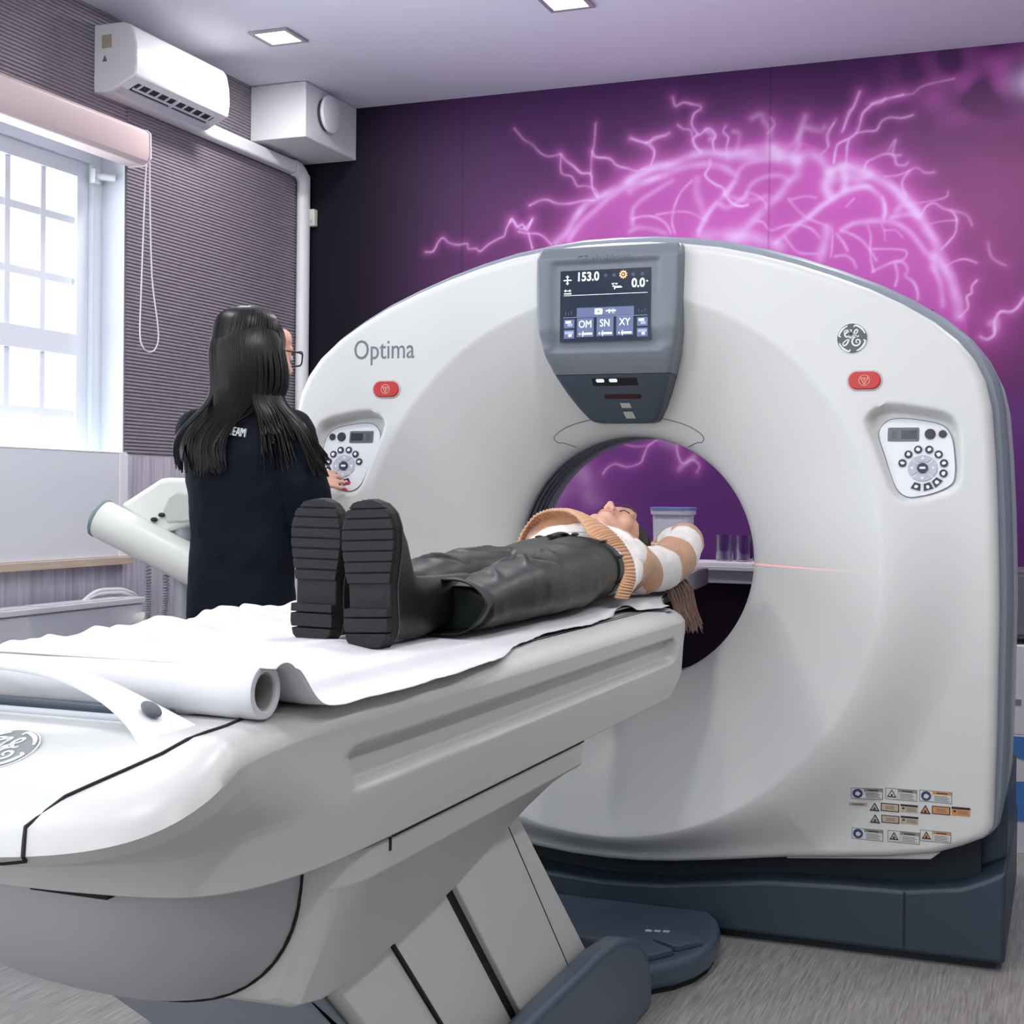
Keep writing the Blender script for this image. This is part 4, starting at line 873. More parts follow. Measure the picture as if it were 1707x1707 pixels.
_b = bmesh.new(); _b.from_mesh(TB.data); _b.transform(Matrix.Translation(TBL.location)); BV = BVHTree.FromBMesh(_b); _b.free()
def snap(p, h=0):
    q, nrm, i, d = BV.find_nearest(Vector(p)); return q+nrm*h
j0 = min(range(len(loopT)//2), key=lambda j: math.dist(loopT[j], (.222, -2.619)))
deck = [snap(q, .0003) for q in ((.272, -2.30, .93), (.283, -2.35, .93), (.288, -2.40, .93), (.290, -2.44, .925), (.282, -2.475, .915), (.262, -2.513, .90), (.243, -2.545, .89), (.229, -2.567, .88))]
side = [Vector(rs[k][j0]) for k in (6, 7, 8, 9, 10, 11, 12)]
turn = [Vector(rs[13][j0+1])]
end = [Vector(rs[14][j]) for j in range(j0+2, len(tp))]
half = deck+side+turn+end
bm = NB(); tube(bm, half+[Vector((-p.x, p.y, p.z)) for p in half[-2::-1]], .0026, 6); obj('end_cap_seam', bm, BLACK, TBL)
bm = NB()
for s in (-1, 1):
    for x in (.2545, .266): box(bm, s*x-.0012, s*x+.0012, -2.05, -.42, .917, .9192)
obj('rail_line', bm, SEAM, TBL, smooth=0)
bm = NB(); box(bm, .285, .31, -.50, -.45, .9168, .9174); obj('deck_mark', bm, GREYP, TBL, smooth=0)
emblem(TBL, Matrix.Translation((.085, -2.495, deckz(-2.495)+.0012)) @ Matrix.Rotation(R(21), 4, 'X'), .043, 'emblem', 'emblem_grey', (126, 128, 130))
# cradle
def cradle_sec(y, w_, z0, z1, lip):
    return [(-w_, y, z0+.01), (-w_, y, z1+lip), (-w_+.018, y, z1+lip), (-w_*.6, y, z1-.004), (0, y, z1-.008), (w_*.6, y, z1-.004), (w_-.018, y, z1+lip), (w_, y, z1+lip), (w_, y, z0+.01), (w_*.85, y, z0), (-w_*.85, y, z0)]
bm = NB(); rings(bm, [cradle_sec(y, w_, z0, z1, l) for y, w_, z0, z1, l in ((-2.30, .235, .9185, .930, 0), (-.42, .235, .9185, .930, 0), (-.3, .235, .905, .930, 0), (-.15, .21, .902, .930, .0), (.05, .19, .90, .93, .0), (.12, .185, .90, .93, .0))])
obj('cradle', bm, mat('cradle_grey', (172, 170, 166), .5), TBL, smooth=30, bevel=.003)
bm = NB(); rings(bm, [cradle_sec(y, w_, z0, z1, l) for y, w_, z0, z1, l in ((.121, .165, .905, .938, .020), (.40, .160, .905, .938, .034), (.56, .150, .910, .938, .030), (.60, .13, .92, .938, .015))])
obj('head_holder', bm, mat('holder_grey', (186, 188, 190), .4), TBL, smooth=30, bevel=.003)
# dark slot, rails and grab handle at the near end
bm = NB(); box(bm, -.20, .20, -2.352, -2.328, .917, .931); obj('latch_bar', bm, NAVY, TBL, smooth=0, bevel=.004)
bm = NB(); box(bm, -.205, .205, -2.372, -2.358, .916, .924); obj('latch_rail', bm, GREYL, TBL, smooth=0, bevel=.003)
bm = NB(); hp = []; hr = []
for k in range(41):
    t = -1+2*k/40; x = .250*t; z = .906+.080*(1-abs(t)**2.6); hp.append((x, -2.420+.02*abs(t)**3, z)); hr.append((.0085+.001*abs(t), .017+.047*abs(t)**5))
P_ = [Vector(p) for p in hp]; rr_ = []
for i, p in enumerate(P_):
    t = (P_[min(i+1, 40)]-P_[max(i-1, 0)]).normalized(); u = Vector((0, 1, 0)); s = t.cross(u); a_, b_ = hr[i]
    rr_.append([p+s*(a_*math.copysign(abs(math.cos(2*PI*k/24))**.8, math.cos(2*PI*k/24)))+u*(b_*math.copysign(abs(math.sin(2*PI*k/24))**.8, math.sin(2*PI*k/24))) for k in range(24)])
rings(bm, rr_); H_O = obj('grab_handle', bm, mat('handle_white', (232, 234, 240), .3), TBL, smooth=50)
for s in (-1, 1):
    nh = Vector((s*.62, 0, .78)).normalized(); th_ = nh.cross(Vector((0, 1, 0))); bm = NB(); ball(bm, Vector((s*.2215, -2.413, .9385))+nh*.0055, (.013, .014, .0045), 20, Matrix((th_, Vector((0, 1, 0)), nh)).transposed())
    obj('handle_hole', bm, mat('hole_grey', (86, 92, 100), .5), TBL)
# covers under the body
def ucov(y, ht, hb, zk, zb, zt=.7175):
    P = [(ht, zt), (ht, zk+.004), (ht-.004, zk), (hb+.004, zb+.006), (hb-.01, zb), (0, zb-.004)]
    P = P+[(-x, z) for x, z in P[-2::-1]]; return [(x, y, z) for x, z in P]
def zbl(y): return float(np.interp(-y, [1.17, 1.317, 1.616, 1.83, 2.0, 2.2], [.655, .596, .535, .508, .495, .50]))
bm = NB(); rs = [ucov(y, .327, .25, .672, zbl(y)) for y in np.linspace(-2.06, -1.20, 24)]
rs = [ucov(-2.135, .27, .19, .665, .53), ucov(-2.128, .295, .215, .668, .515), ucov(-2.105, .316, .24, .67, .502)]+rs+[ucov(-1.18, .325, .25, .672, .66), ucov(-1.165, .315, .25, .675, .665)]
rings(bm, rs); obj('underside_cover', bm, PLASTIC2, TBL, smooth=25, bevel=.008, seg=3)
for s in (-1, 1): bm = NB(); box(bm, s*.327-.002, s*.327+.002, -2.0, -1.18, .7172, .7212); obj('cover_gap', bm, BLACK, TBL, smooth=0)
bm = NB(); box(bm, .3265, .3285, -2.012, -2.006, .700, .718); obj('cover_latch', bm, BLACK, TBL, smooth=0)
bm = NB(); rs = []
for y, h, zb in ((-1.85, .245, .47), (-2.0, .25, .475), (-2.1, .262, .485), (-2.18, .262, .51), (-2.25, .25, .545), (-2.31, .225, .59), (-2.355, .185, .64), (-2.38, .13, .69), (-2.39, .06, .715)):
    rs.append([(h*math.copysign(abs(math.cos(a))**.75, math.cos(a)), y, .722-(.722-zb)*abs(math.sin(a))**.8) for a in [PI*k/24 for k in range(25)]])
rings(bm, rs); obj('belly_cover', bm, mat('belly_grey', (168, 170, 174), .45), TBL, smooth=60)
bm = NB(); tube(bm, [(.2635*math.copysign(abs(math.cos(a))**.75, math.cos(a)), -2.135, .7215-(.7215-.4955)*abs(math.sin(a))**.8) for a in [PI*k/40 for k in range(1, 40)]], .0022, 6); obj('belly_seam', bm, BLACK, TBL)
bm = NB(); box(bm, .05, .16, -2.405, -2.39, .7165, .7215); obj('release_slot', bm, BLACK, TBL, smooth=0)
# slanted lifting column, four nested shells
def slant(bm, x, ya0, s0, za, ya1, s1, zb_, zt=.64, zl=.07):
    f0 = lambda z: ya0+(za-z)*s0; f1 = lambda z: ya1+(zb_-z)*s1
    prism(bm, [(f0(zt), zt), (f0(zl), zl), (f1(zl), zl), (f1(zt), zt)], 'X', -x, x)
CM = mat('column_white', (206, 206, 202), .45)
bm = NB(); slant(bm, .249, -1.362, .957, .578, -1.317, 1.105, .596); obj('column_shell', bm, CM, TBL, smooth=0, bevel=.002)
bm = NB(); slant(bm, .252, -1.602, .976, .535, -1.364, .957, .578); obj('column_shell', bm, CM, TBL, smooth=0, bevel=.002)
bm = NB(); slant(bm, .238, -1.815, .995, .507, -1.624, .976, .535); obj('column_shell', bm, CM, TBL, smooth=0, bevel=.002)
bm = NB(); slant(bm, .232, -1.99, 1.1, .497, -1.820, .995, .507); obj('column_shell', bm, CM, TBL, smooth=0, bevel=.002)
bm = NB(); slant(bm, .2395, -1.626, .976, .535, -1.600, .976, .535, zt=.6); obj('column_gap', bm, BLACK, TBL, smooth=0)
bm = NB(); slant(bm, .2525, -1.3655, .957, .578, -1.3625, .957, .578, zt=.6); obj('column_seam', bm, SEAM, TBL, smooth=0)
bm = NB(); slant(bm, .2386, -1.818, .995, .507, -1.814, .995, .507, zt=.6); obj('column_seam', bm, SEAM, TBL, smooth=0)
bm = NB(); slant(bm, .205, -2.05, 1.3, .497, -1.995, 1.1, .497, zt=.5); obj('rear_column', bm, GREYP, TBL, smooth=0, bevel=.012)
# floor trough and pedals
TN = mat('trough_blue_grey', (72, 88, 104), .32)
sp_ = [(-1.42, .001), (-1.56, .20), (-1.56, .235), (-1.3, .245), (-.88, .247), (-.75, .235), (-.62, .195), (-.535, .135), (-.505, .07), (-.50, .001)]
bm = NB()
sp_ = [(y-.075 if y > -1.3 else y, z) for y, z in sp_]; prism(bm, sp_, 'X', .2545, .305); obj('trough_wall', bm, TN, TBL, smooth=30, bevel=.022, seg=4)
bm = NB(); prism(bm, sp_, 'X', -.305, -.2545)
obj('trough_wall', bm, TN, TBL, smooth=30, bevel=.022, seg=4)
bm = NB(); prism(bm, [(-.80, .001), (-.80, .19), (-.75, .225), (-.62, .19), (-.53, .13), (-.50, .06), (-.50, .001)], 'X', -.253, .253); bm.transform(Matrix.Translation((0, -.075, 0))); box(bm, -.253, .253, -1.4, -.78, .001, .06); obj('trough_floor', bm, mat('trough_dark', (40, 50, 60), .5), TBL, smooth=30, bevel=.01)
pad = [(.30, -.004), (.335, -.06), (.360, -.13), (.374, -.22), (.376, -.30), (.362, -.38), (.33, -.45), (.28, -.51), (.20, -.545), (.1, -.56), (0, -.565)]
pad = pad+[(-x, y) for x, y in pad[-2::-1]]
bm = NB(); prism(bm, pad, 'Z', .012, .072); obj('foot_plate', bm, TN, TBL, smooth=30, bevel=.016, seg=4)
bm = NB(); prism(bm, [(x*.97, y*.985) for x, y in pad], 'Z', .0005, .014); obj('foot_plate_skirt', bm, BLACK, TBL, smooth=0)
for c0 in ((.292, -.315), (.245, -.415)):
    bm = NB(); a0 = R(-33); hw_, hh = (.046, .046)
    P = [(c0[0]+x*math.cos(a0)-y*math.sin(a0), c0[1]+x*math.sin(a0)+y*math.cos(a0)) for x, y in rrect(-hw_, hw_, -hh, hh, .012)]
    prism(bm, P, 'Z', .068, .086); pd = obj('foot_pedal', bm, TN, TBL, smooth=0, bevel=.003)
    P2 = [(c0[0]+(x-c0[0])*1.07, c0[1]+(y-c0[1])*1.07) for x, y in P]
    bm = NB(); prism(bm, P2, 'Z', .069, .0727); obj('pedal_gap', bm, BLACK, pd, smooth=0)
bm = NB()
for k in range(3): box(bm, .19+k*.022, .206+k*.022, -.25+k*.006, -.235+k*.006, .0721, .0727)
obj('pedal_mark', bm, mat('mark_white', (200, 205, 210), .5), TBL, smooth=0)
# ------------------------------------------------------------ paper roll and paper sheet
PAP = mat('exam_paper', (210, 210, 214), .8, bump=.25, bump_scale=16)
ROLL = empty('paper_roll', (0, -2.285, .918), 'white roll of examination paper lying across the foot end of the table', 'paper roll')
bm = NB(); RA, RBv = Vector((.300, -2.292, .952)), Vector((-.33, -2.278, .952)); rr_ = []; nS = 48
ax = (RBv-RA).normalized(); u = Vector((0, 0, 1)); s = ax.cross(u)
def circ3(c, r, amp=0, ph=0): return [c+(u*math.sin(2*PI*k/nS)+s*math.cos(2*PI*k/nS))*(r+amp*math.sin(3*2*PI*k/nS+ph)+amp*.6*math.sin(7*2*PI*k/nS+ph*2)) for k in range(nS)]
rs = [circ3(RA+ax*.02, .0235), circ3(RA+ax*.0, .0235), circ3(RA-ax*.001, .026), circ3(RA-ax*.0, .0325), circ3(RA+ax*.004, .0335)]
for k in range(1, 60): rs.append(circ3(RA+(RBv-RA)*k/60, .0335, .0004, k*.35))
rs += [circ3(RBv, .0335), circ3(RBv, .0235), circ3(RBv-ax*.02, .0235)]
rings(bm, rs, cap=False); obj('rolled_paper', bm, PAP, ROLL, smooth=60)
bm = NB(); rs = [circ3(RA+ax*.004, .0234), circ3(RA+ax*.004, .0205), circ3(RBv-ax*.004, .0205), circ3(RBv-ax*.004, .0234), circ3(RA+ax*.004, .0234)]; rings(bm, rs, cap=False); obj('core', bm, mat('cardboard_grey', (150, 146, 142), .8), ROLL, smooth=60)
def paper():
    yv = np.concatenate([np.linspace(-2.305, -2.262, 10), np.linspace(-2.258, -2.05, 30), np.linspace(-2.045, .10, 260)]); NXp = 90; g = []
    for y in yv:
        t = -y
        xr = float(np.interp(t, [-.1, .1, .3, .42, .52, .6, .75, .97, 1.24, 1.44, 1.6, 1.77, 2.0, 2.3], [.19, .20, .235, .29, .30, .225, .25, .275, .262, .285, .325, .335, .338, .322]))+.006*noise.noise(Vector((y*7, 0, 3)))
        xl = -float(np.interp(t, [-.1, .1, .3, .6, 1.2, 2.3], [.18, .20, .27, .31, .41, .36]))+.01*noise.noise(Vector((y*9, 5, 3)))
        row = []
        for k in range(NXp+1):
            f = k/NXp; x = xl+(xr-xl)*f
            z = .9345
            z += .0035*noise.noise(Vector((x*5, y*4, 0)))+.0025*abs(noise.noise(Vector((x*16+y*9, y*12, 4))))
            # edges hang over the cradle
            z -= .0135*sst(.236, .256, abs(x))
            # left border stands up in crumples
            le = sst(-.20, -.40, x)*sst(.5, .9, t)*sst(2.25, 1.9, t); z += le*(.026+.020*noise.noise(Vector((y*9, 1.7, x*4)))+.012*noise.noise(Vector((y*23, 2.7, x*9))))
            z += .010*sst(.15, .05, abs(x-.02))*sst(1.95, 1.72, t)*sst(1.62, 1.66, t)
            re = sst(.22, .30, x)*sst(1.7, 1.3, t)*sst(.3, .5, t); z += re*(.004+.006*abs(noise.noise(Vector((y*14, 8, x*6)))))
            # rises on to the roll
            if t > 2.05:
                arc = .952+math.sqrt(max(.0001, .0352**2-(t-2.286)**2)) if t > 2.262 else .952+math.sqrt(.0352**2-.024**2)
                h = sst(2.05, 2.262, t)**(1.3+7*sst(.08, .30, x))
                z = z*(1-h)+arc*h
            z = max(z, (.9325 if abs(x) < .236 else .9195)+.0006)
            row.append((x, y, z))
        g.append(row)
    bm = NB(); rings(bm, g, closed=False, cap=False); return bm
o = obj('paper_sheet', paper(), PAP, None, smooth=75, recalc=False); tag(o, 'crumpled white examination paper spread along the table under the patient', 'paper sheet')
o.modifiers.new('thickness', 'SOLIDIFY').thickness = .0006
# ------------------------------------------------------------ things behind the scanner, seen through the bore
SH = empty('wall_shelf', (-.1, 1.5, .9), 'white shelf on the mural wall, seen through the scanner bore', 'shelf')
bm = NB(); box(bm, -1.1, .165, 1.36, YB-.002, .918, .936); obj('board', bm, mat('shelf_white', (216, 212, 226), .35), SH, smooth=0, bevel=.003)
bm = NB(); box(bm, -1.1, .16, 1.372, 1.39, .872, .9175); obj('front_rail', bm, mat('shelf_rail', (166, 168, 184), .4), SH, smooth=0, bevel=.002)
TR = empty('tray', (-.02, 1.46, .936), 'white shallow tray under the glass jars on the rear shelf', 'tray')
bm = NB(); box(bm, -.16, .12, 1.37, 1.56, .9365, .950); obj('tray_body', bm, WHITE, TR, smooth=0, bevel=.003)
BOX = empty('wipes_tub', (-.2, 1.5, .9365), 'white plastic tub with a blue-rimmed lid on the rear shelf', 'tub')
bm = NB(); rings(bm, [ell((-.215, 1.50, z), rx, ry, 40, 'Z', 5) for z, rx, ry in ((.9368, .062, .055), (.95, .066, .058), (1.115, .072, .064), (1.12, .072, .064))]); obj('tub_body', bm, mat('tub_white', (230, 232, 242), .3), BOX, smooth=40)
bm = NB(); rings(bm, [ell((-.215, 1.50, z), rx, ry, 40, 'Z', 5) for z, rx, ry in ((1.1205, .078, .070), (1.138, .080, .072), (1.140, .078, .070))]); obj('lid', bm, mat('tub_white', (230, 232, 242), .3), BOX, smooth=40)
bm = NB(); rings(bm, [ell((-.215, 1.50, z), rx, ry, 40, 'Z', 5) for z, rx, ry in ((1.1385, .0815, .0735), (1.147, .0815, .0735), (1.149, .078, .07))]); obj('lid_rim', bm, mat('rim_blue', (120, 140, 200), .35), BOX, smooth=40, label='blue lid rim')
GLS = bpy.data.materials.new('jar_glass'); GLS.use_nodes = True; nt = GLS.node_tree; nt.nodes.clear(); out = nt.nodes.new('ShaderNodeOutputMaterial')
mx = nt.nodes.new('ShaderNodeMixShader'); tr = nt.nodes.new('ShaderNodeBsdfTransparent'); gs = nt.nodes.new('ShaderNodeBsdfGlossy'); gs.inputs['Roughness'].default_value = .08; tr.inputs[0].default_value = (.88, .88, .92, 1)
lw_ = nt.nodes.new('ShaderNodeLayerWeight'); lw_.inputs[0].default_value = .35; nt.links.new(lw_.outputs['Facing'], mx.inputs[0]); nt.links.new(tr.outputs[0], mx.inputs[1]); nt.links.new(gs.outputs[0], mx.inputs[2]); nt.links.new(mx.outputs[0], out.inputs[0])
def jar(x, y, z, lb):
    e = empty('glass_jar', (x, y, z), lb, 'jar', 'glass jars on the rear shelf')
    bm = NB(); rings(bm, [[(x+r*math.cos(2*PI*k/28), y+r*math.sin(2*PI*k/28), z+h) for k in range(28)] for r, h in ((.03, .0005), (.033, .006), (.033, .088), (.0345, .093), (.0345, .098), (.030, .098), (.030, .012), (.028, .008))], cap=True)
    obj('jar_glass', bm, GLS, e, smooth=40); return e
jar(-.008, 1.47, .9505, 'left one of the two clear glass jars standing on the white tray'); jar(.068, 1.46, .9505, 'right one of the two clear glass jars standing on the white tray')
jar(-.70, 1.55, .9365, 'clear glass jar at the left end of the rear shelf, beside the patient\'s chin')
# boxes at the right edge
for z0, z1, nm, lb, c1 in ((.02, .40, 'lower', 'blue and white carton on the floor at the right edge behind the scanner', (70, 130, 200)), (.401, .70, 'upper', 'white carton stacked on the blue one at the right edge', (226, 228, 234))):
    e = empty('carton', (1.25, 1.45, z0), lb, 'carton')
    bm = NB(); box(bm, 1.02, 1.42, 1.3, 1.62, z0 if nm == 'upper' else .0005, z1); obj('carton_body', bm, mat('carton_'+nm, c1 if nm == 'upper' else (222, 224, 232), .6), e, smooth=0, bevel=.002)
    bm = NB()
    if nm == 'lower': prism(bm, [(1.021, .40-.005), (1.419, .395), (1.419, .30), (1.2, .27), (1.021, .33)], 'Y', 1.2988, 1.2998); prism(bm, [(1.021, .24), (1.1, .25), (1.4, .2), (1.419, .1), (1.021, .11)], 'Y', 1.2988, 1.2998)
    else: [box(bm, 1.03+i*.03, 1.05+i*.03, 1.2988, 1.2998, .50, .52) for i in range(8)]
    obj('printed_band', bm, mat('carton_blue' if nm == 'lower' else 'carton_grey', (70, 130, 200) if nm == 'lower' else (130, 136, 150), .6), e, smooth=0)
bm = NB(); box(bm, 1.0, 1.9, 1.35, YB-.003, .72, .95); e = empty('wall_cabinet', (1.4, 1.5, .72), 'dark grey cabinet end behind the scanner above the cartons', 'cabinet'); obj('cabinet_body', bm, mat('cabinet_grey', (104, 104, 112), .5), e, smooth=0, bevel=.003)
bm = NB(); box(bm, 1.02, 1.44, 1.338, 1.349, .735, .935); box(bm, 1.46, 1.88, 1.338, 1.349, .735, .935); obj('cabinet_door', bm, mat('cabinet_door_grey', (112, 112, 120), .5), e, smooth=0, bevel=.002)
# ------------------------------------------------------------ mobile stand with tube head, left of the operator
ST = empty('mobile_stand', (-1.23, -.3, 0), 'white mobile medical stand with a thick slanted tube and box head beside the operator', 'medical stand')
STW = mat('stand_white', (222, 224, 218), .35)
A_ = Vector((-1.475, -.3, 1.105)); B_ = Vector((-1.0, -.22, .885)); d_ = (B_-A_).normalized()
bm = NB(); tube(bm, [A_, A_+d_*.01, A_+d_*.30, B_], [.056, .058, .058, .058], 40); obj('tube_arm', bm, STW, ST, smooth=40)
bm = NB(); tube(bm, [A_-d_*.012, A_-d_*.006, A_+d_*.002], [.050, .0585, .0595], 40); obj('end_ring', bm, mat('ring_teal', (112, 144, 142), .35), ST, smooth=30, label='teal end ring')
bm = NB(); hd = [(-1.445, 1.145), (-1.30, 1.225), (-1.275, 1.228), (-1.10, 1.226), (-1.08, 1.20), (-1.10, 1.12), (-1.28, 1.065), (-1.35, 1.08)]
prism(bm, hd, 'Y', -.26, -.06); h_ = obj('control_head', bm, STW, ST, smooth=0, bevel=.018, seg=4)
bm = NB(); prism(bm, [(-1.262, 1.175), (-1.235, 1.188), (-1.10, 1.17), (-1.10, 1.105), (-1.27, 1.095), (-1.285, 1.13)], 'Y', -.268, -.255); obj('head_recess', bm, mat('recess_grey', (188, 192, 184), .4), h_, smooth=0, bevel=.01)
bm = NB(); ball(bm, (-1.285, -.268, 1.118), (.012, .006, .007)); ball(bm, (-1.312, -.268, 1.104), (.012, .006, .007)); obj('port', bm, RUBBER, h_)
bm = NB(); tube(bm, [(-1.245, -.22, .06), (-1.245, -.22, 1.10)], .024, 24); obj('pole', bm, mat('pole_grey', (176, 180, 190), .3), ST)
bm = NB(); box(bm, -1.20, -1.06, -.15, -.13, .62, 1.04); obj('backboard', bm, mat('backboard_white', (214, 214, 222), .4), ST, smooth=0, bevel=.006)
bm = NB(); box(bm, -1.45, -1.02, -.42, -.02, .03, .08); obj('wheel_base', bm, STW, ST, smooth=0, bevel=.02, seg=3)
for x, y in ((-1.42, -.39), (-1.05, -.39), (-1.42, -.05), (-1.05, -.05)): bm = NB(); tube(bm, [(x-.012, y, .028), (x+.012, y, .028)], .0275, 20); obj('castor', bm, RUBBER, ST)
bm = NB(); cp_ = []
for k in range(1500):
    t = k/1499; a = PI*t
    c = Vector((-1.325+.062*sst(.35, .95, t), -.275, .985-.262*math.sin(a)**.8)); q = t*2*PI*105
    cp_.append(c+Vector((.0075*math.cos(q), .0075*math.sin(q), .0)))
tube(bm, cp_, .0024, 5); obj('coiled_cable', bm, mat('cable_grey', (150, 154, 166), .35), ST)
bm = NB(); rs = []
for k in range(14):
    t = k/13; w_ = .025+.02*math.sin(t*3)+.008*math.sin(t*17); z = .905-.16*t; rs.append([(-1.175+w_*.8*math.cos(a)+.01*math.sin(5*a+t*9), -.10+.012*math.sin(a), z) for a in [2*PI*j/18 for j in range(18)]])
rings(bm, rs); BAG = obj('plastic_bag', bm, mat('thin_plastic', (214, 220, 240), .25, alpha=.6), None, smooth=60); tag(BAG, 'thin clear plastic bag hanging beside the pole of the mobile stand', 'plastic bag')
# ------------------------------------------------------------ people
SKIN = mat('skin', (222, 172, 148), .5, noise_amt=.04, noise_scale=30)
def head_parts(bm, c, r_, f_, u_, s=1.0):
    """continuous head: skull, jaw, nose, lips, brows, cheeks, ears, neck root"""
    B3 = Matrix((r_, f_, u_)).transposed()
    def W(x, y, z): return c+(r_*x+f_*y+u_*z)*s
    def E(x, y, z, a, b, d): ball(bm, W(x, y, z), (a*s, b*s, d*s), 22, B3)
    E(0, -.012, .035, .074, .093, .082); E(0, .02, .0, .066, .068, .08); E(0, .026, -.048, .054, .060, .058)
    E(0, .060, -.088, .026, .026, .021); E(0, .050, -.060, .040, .040, .035)
    for sg in (-1, 1):
        E(sg*.040, .058, -.022, .024, .026, .028); E(sg*.028, .078, .028, .026, .010, .010); E(sg*.077, -.012, -.008, .008, .017, .030)
        E(sg*.031, .076, .010, .016, .012, .010); E(sg*.010, .100, -.028, .0070, .009, .0065); E(sg*.050, .005, -.058, .018, .03, .028)
    E(0, .070, .050, .050, .022, .036)
    tube(bm, [W(0, .082, .022), W(0, .094, .004), W(0, .108, -.014), W(0, .113, -.023)], [.0075*s, .0075*s, .009*s, .0085*s], 12)
    E(0, .109, -.024, .0090, .0100, .0080); E(0, .0925, -.049, .022, .010, .0055); E(0, .090, -.059, .019, .010, .006); E(0, .084, -.040, .02, .01, .01)
def hand_parts(bm, w0, d, pn, ts, s=1.0, curl=(.25, .3, .35, .4), th=1.0, spread=.06):
    """w0 wrist, d finger direction, pn palm normal, ts thumb side"""
    d = d.normalized(); pn = (pn-d*pn.dot(d)).normalized(); ts = (ts-d*ts.dot(d)-pn*ts.dot(pn)).normalized()
    B3 = Matrix((ts, d, pn)).transposed()
    rs = []
    for t, wd, tk in ((-.02, .022, .018), (0, .026, .017), (.03, .034, .0145), (.06, .038, .013), (.082, .036, .011)):
        c = w0+d*(t*s); rs.append([c+ts*(wd*s*math.cos(a))+pn*(tk*s*math.sin(a)) for a in [2*PI*k/18 for k in range(18)]])
    rings(bm, rs); tips = []
    for i, (off_, L_, r0) in enumerate(((.026, .070, .0088), (.009, .078, .0090), (-.009, .072, .0086), (-.025, .056, .0078))):
        p = w0+d*(.074*s)+ts*(off_*s); dd = (d+ts*(spread*(1.5-i))).normalized(); a = curl[i]; P = [p-dd*.012*s, p]; ang = a*.5
        for sg, fr in enumerate((.45, .30, .25)):
            v = dd*math.cos(ang)+pn*math.sin(ang); P.append(P[-1]+v*(L_*fr*s)); ang += a*.75
        tube(bm, P, [r0*s, r0*s*1.05, r0*s, r0*s*.92, r0*s*.72], 10); ball(bm, P[-1], r0*s*.74, 10); tips.append((P[-1], P[-1]-P[-2]))
    p = w0+d*(.012*s)+ts*(.022*s); v = (ts*.75+d*.62+pn*.25*th).normalized(); v2 = (ts*.30+d*.92+pn*.30*th).normalized()
    P = [p-v*.01*s, p, p+v*.030*s, p+v*.030*s+v2*.030*s, p+v*.030*s+v2*.052*s]
    tube(bm, P, [.013*s, .014*s, .0115*s, .0098*s, .0075*s], 10); ball(bm, P[-1], .0076*s, 10); tips.append((P[-1], P[-1]-P[-2]))
    return tips
def limb(bm, pts, r, seg=16):
    P = smooth_path(pts, 4); n = len(pts)-1; rad = []
    for i in range(len(P)):
        t = i/4; k = min(int(t), n-1); rad.append(r[k]+(r[min(k+1, n)]-r[k])*(t-k))
    tube(bm, P, rad, seg); ball(bm, P[0], rad[0]*.98, 14); ball(bm, P[-1], rad[-1]*.98, 14)
V3 = Vector
# ---- operator, standing at the left control panel
OP = empty('person', (-.76, -.62, 0), 'standing person seen from behind, long dark hair and navy jacket, pressing the left control panel', 'person')
ox, oy = -.785, -.62
VR = V3((.85, .527, 0)).normalized(); VB = V3((.527, -.85, 0)).normalized()
Rf = V3((.42, .90, -.10)).normalized(); Ru = V3((.03, .08, 1)).normalized(); Rr = Rf.cross(Ru).normalized(); Ru = Rr.cross(Rf).normalized()
HC = V3((ox+.020, oy+.015, 1.538))
bm = NB(); head_parts(bm, HC, Rr, Rf, Ru, 1.0)
limb(bm, [(ox, oy-.01, 1.38), (ox+.006, oy, 1.47)], [.052, .048])
trs = [(.86, .125, .09), (.95, .12, .085), (1.05, .105, .08), (1.15, .11, .08), (1.25, .12, .085), (1.33, .125, .08), (1.385, .10, .062), (1.42, .055, .052)]
rings(bm, [ell((ox, oy, z), a, b, 28, 'Z', 2.2) for z, a, b in trs])
Lsh, Lel, Lwr = (ox-.140, oy-.0, 1.345), (ox-.150, oy+.20, 1.11), (-.930, -.092, 1.214)
Rsh, Rel, Rwr = (ox+.140, oy+.0, 1.345), (ox+.178, oy+.05, 1.09), (ox+.08, oy+.25, 1.06)
limb(bm, [Lsh, Lel], [.040, .034]); limb(bm, [Lel, Lwr], [.032, .021]); limb(bm, [Rsh, Rel], [.040, .034]); limb(bm, [Rel, Rwr], [.032, .022])
dL = V3((.86, .33, .20)); tL = V3((.58, -.55, -.55)); tips = hand_parts(bm, V3(Lwr), dL, V3((.1, .75, -.55)), tL, .94, (.30, .30, .4, .45), spread=.16)
tR = hand_parts(bm, V3(Rwr), V3((-.6, .7, -.1)), V3((0, 0, -1)), V3((-.6, -.6, 0)), .92)
for s in (-1, 1): limb(bm, [(ox+s*.070, oy, .88), (ox+s*.074, oy+.012, .48), (ox+s*.076, oy-.01, .09)], [.066, .046, .034]); ball(bm, (ox+s*.08, oy+.06, .05), (.034, .095, .030), 18)
o = obj('body', bm, SKIN, OP); remesh(o, .005, 5)
bm = NB()
for i in (0, 1, 4):
    p, v = tips[i]; v = v.normalized(); n_ = V3((.35, -.9, .3)); n_ = (n_-v*n_.dot(v)).normalized(); B3 = Matrix((v.cross(n_), v, n_)).transposed(); ball(bm, p+n_*.0040+v*.003, (.0052, .0085, .0034), 12, B3)
obj('fingernail', bm, mat('nail_red', (214, 40, 66), .25), OP, label='red painted fingernails')
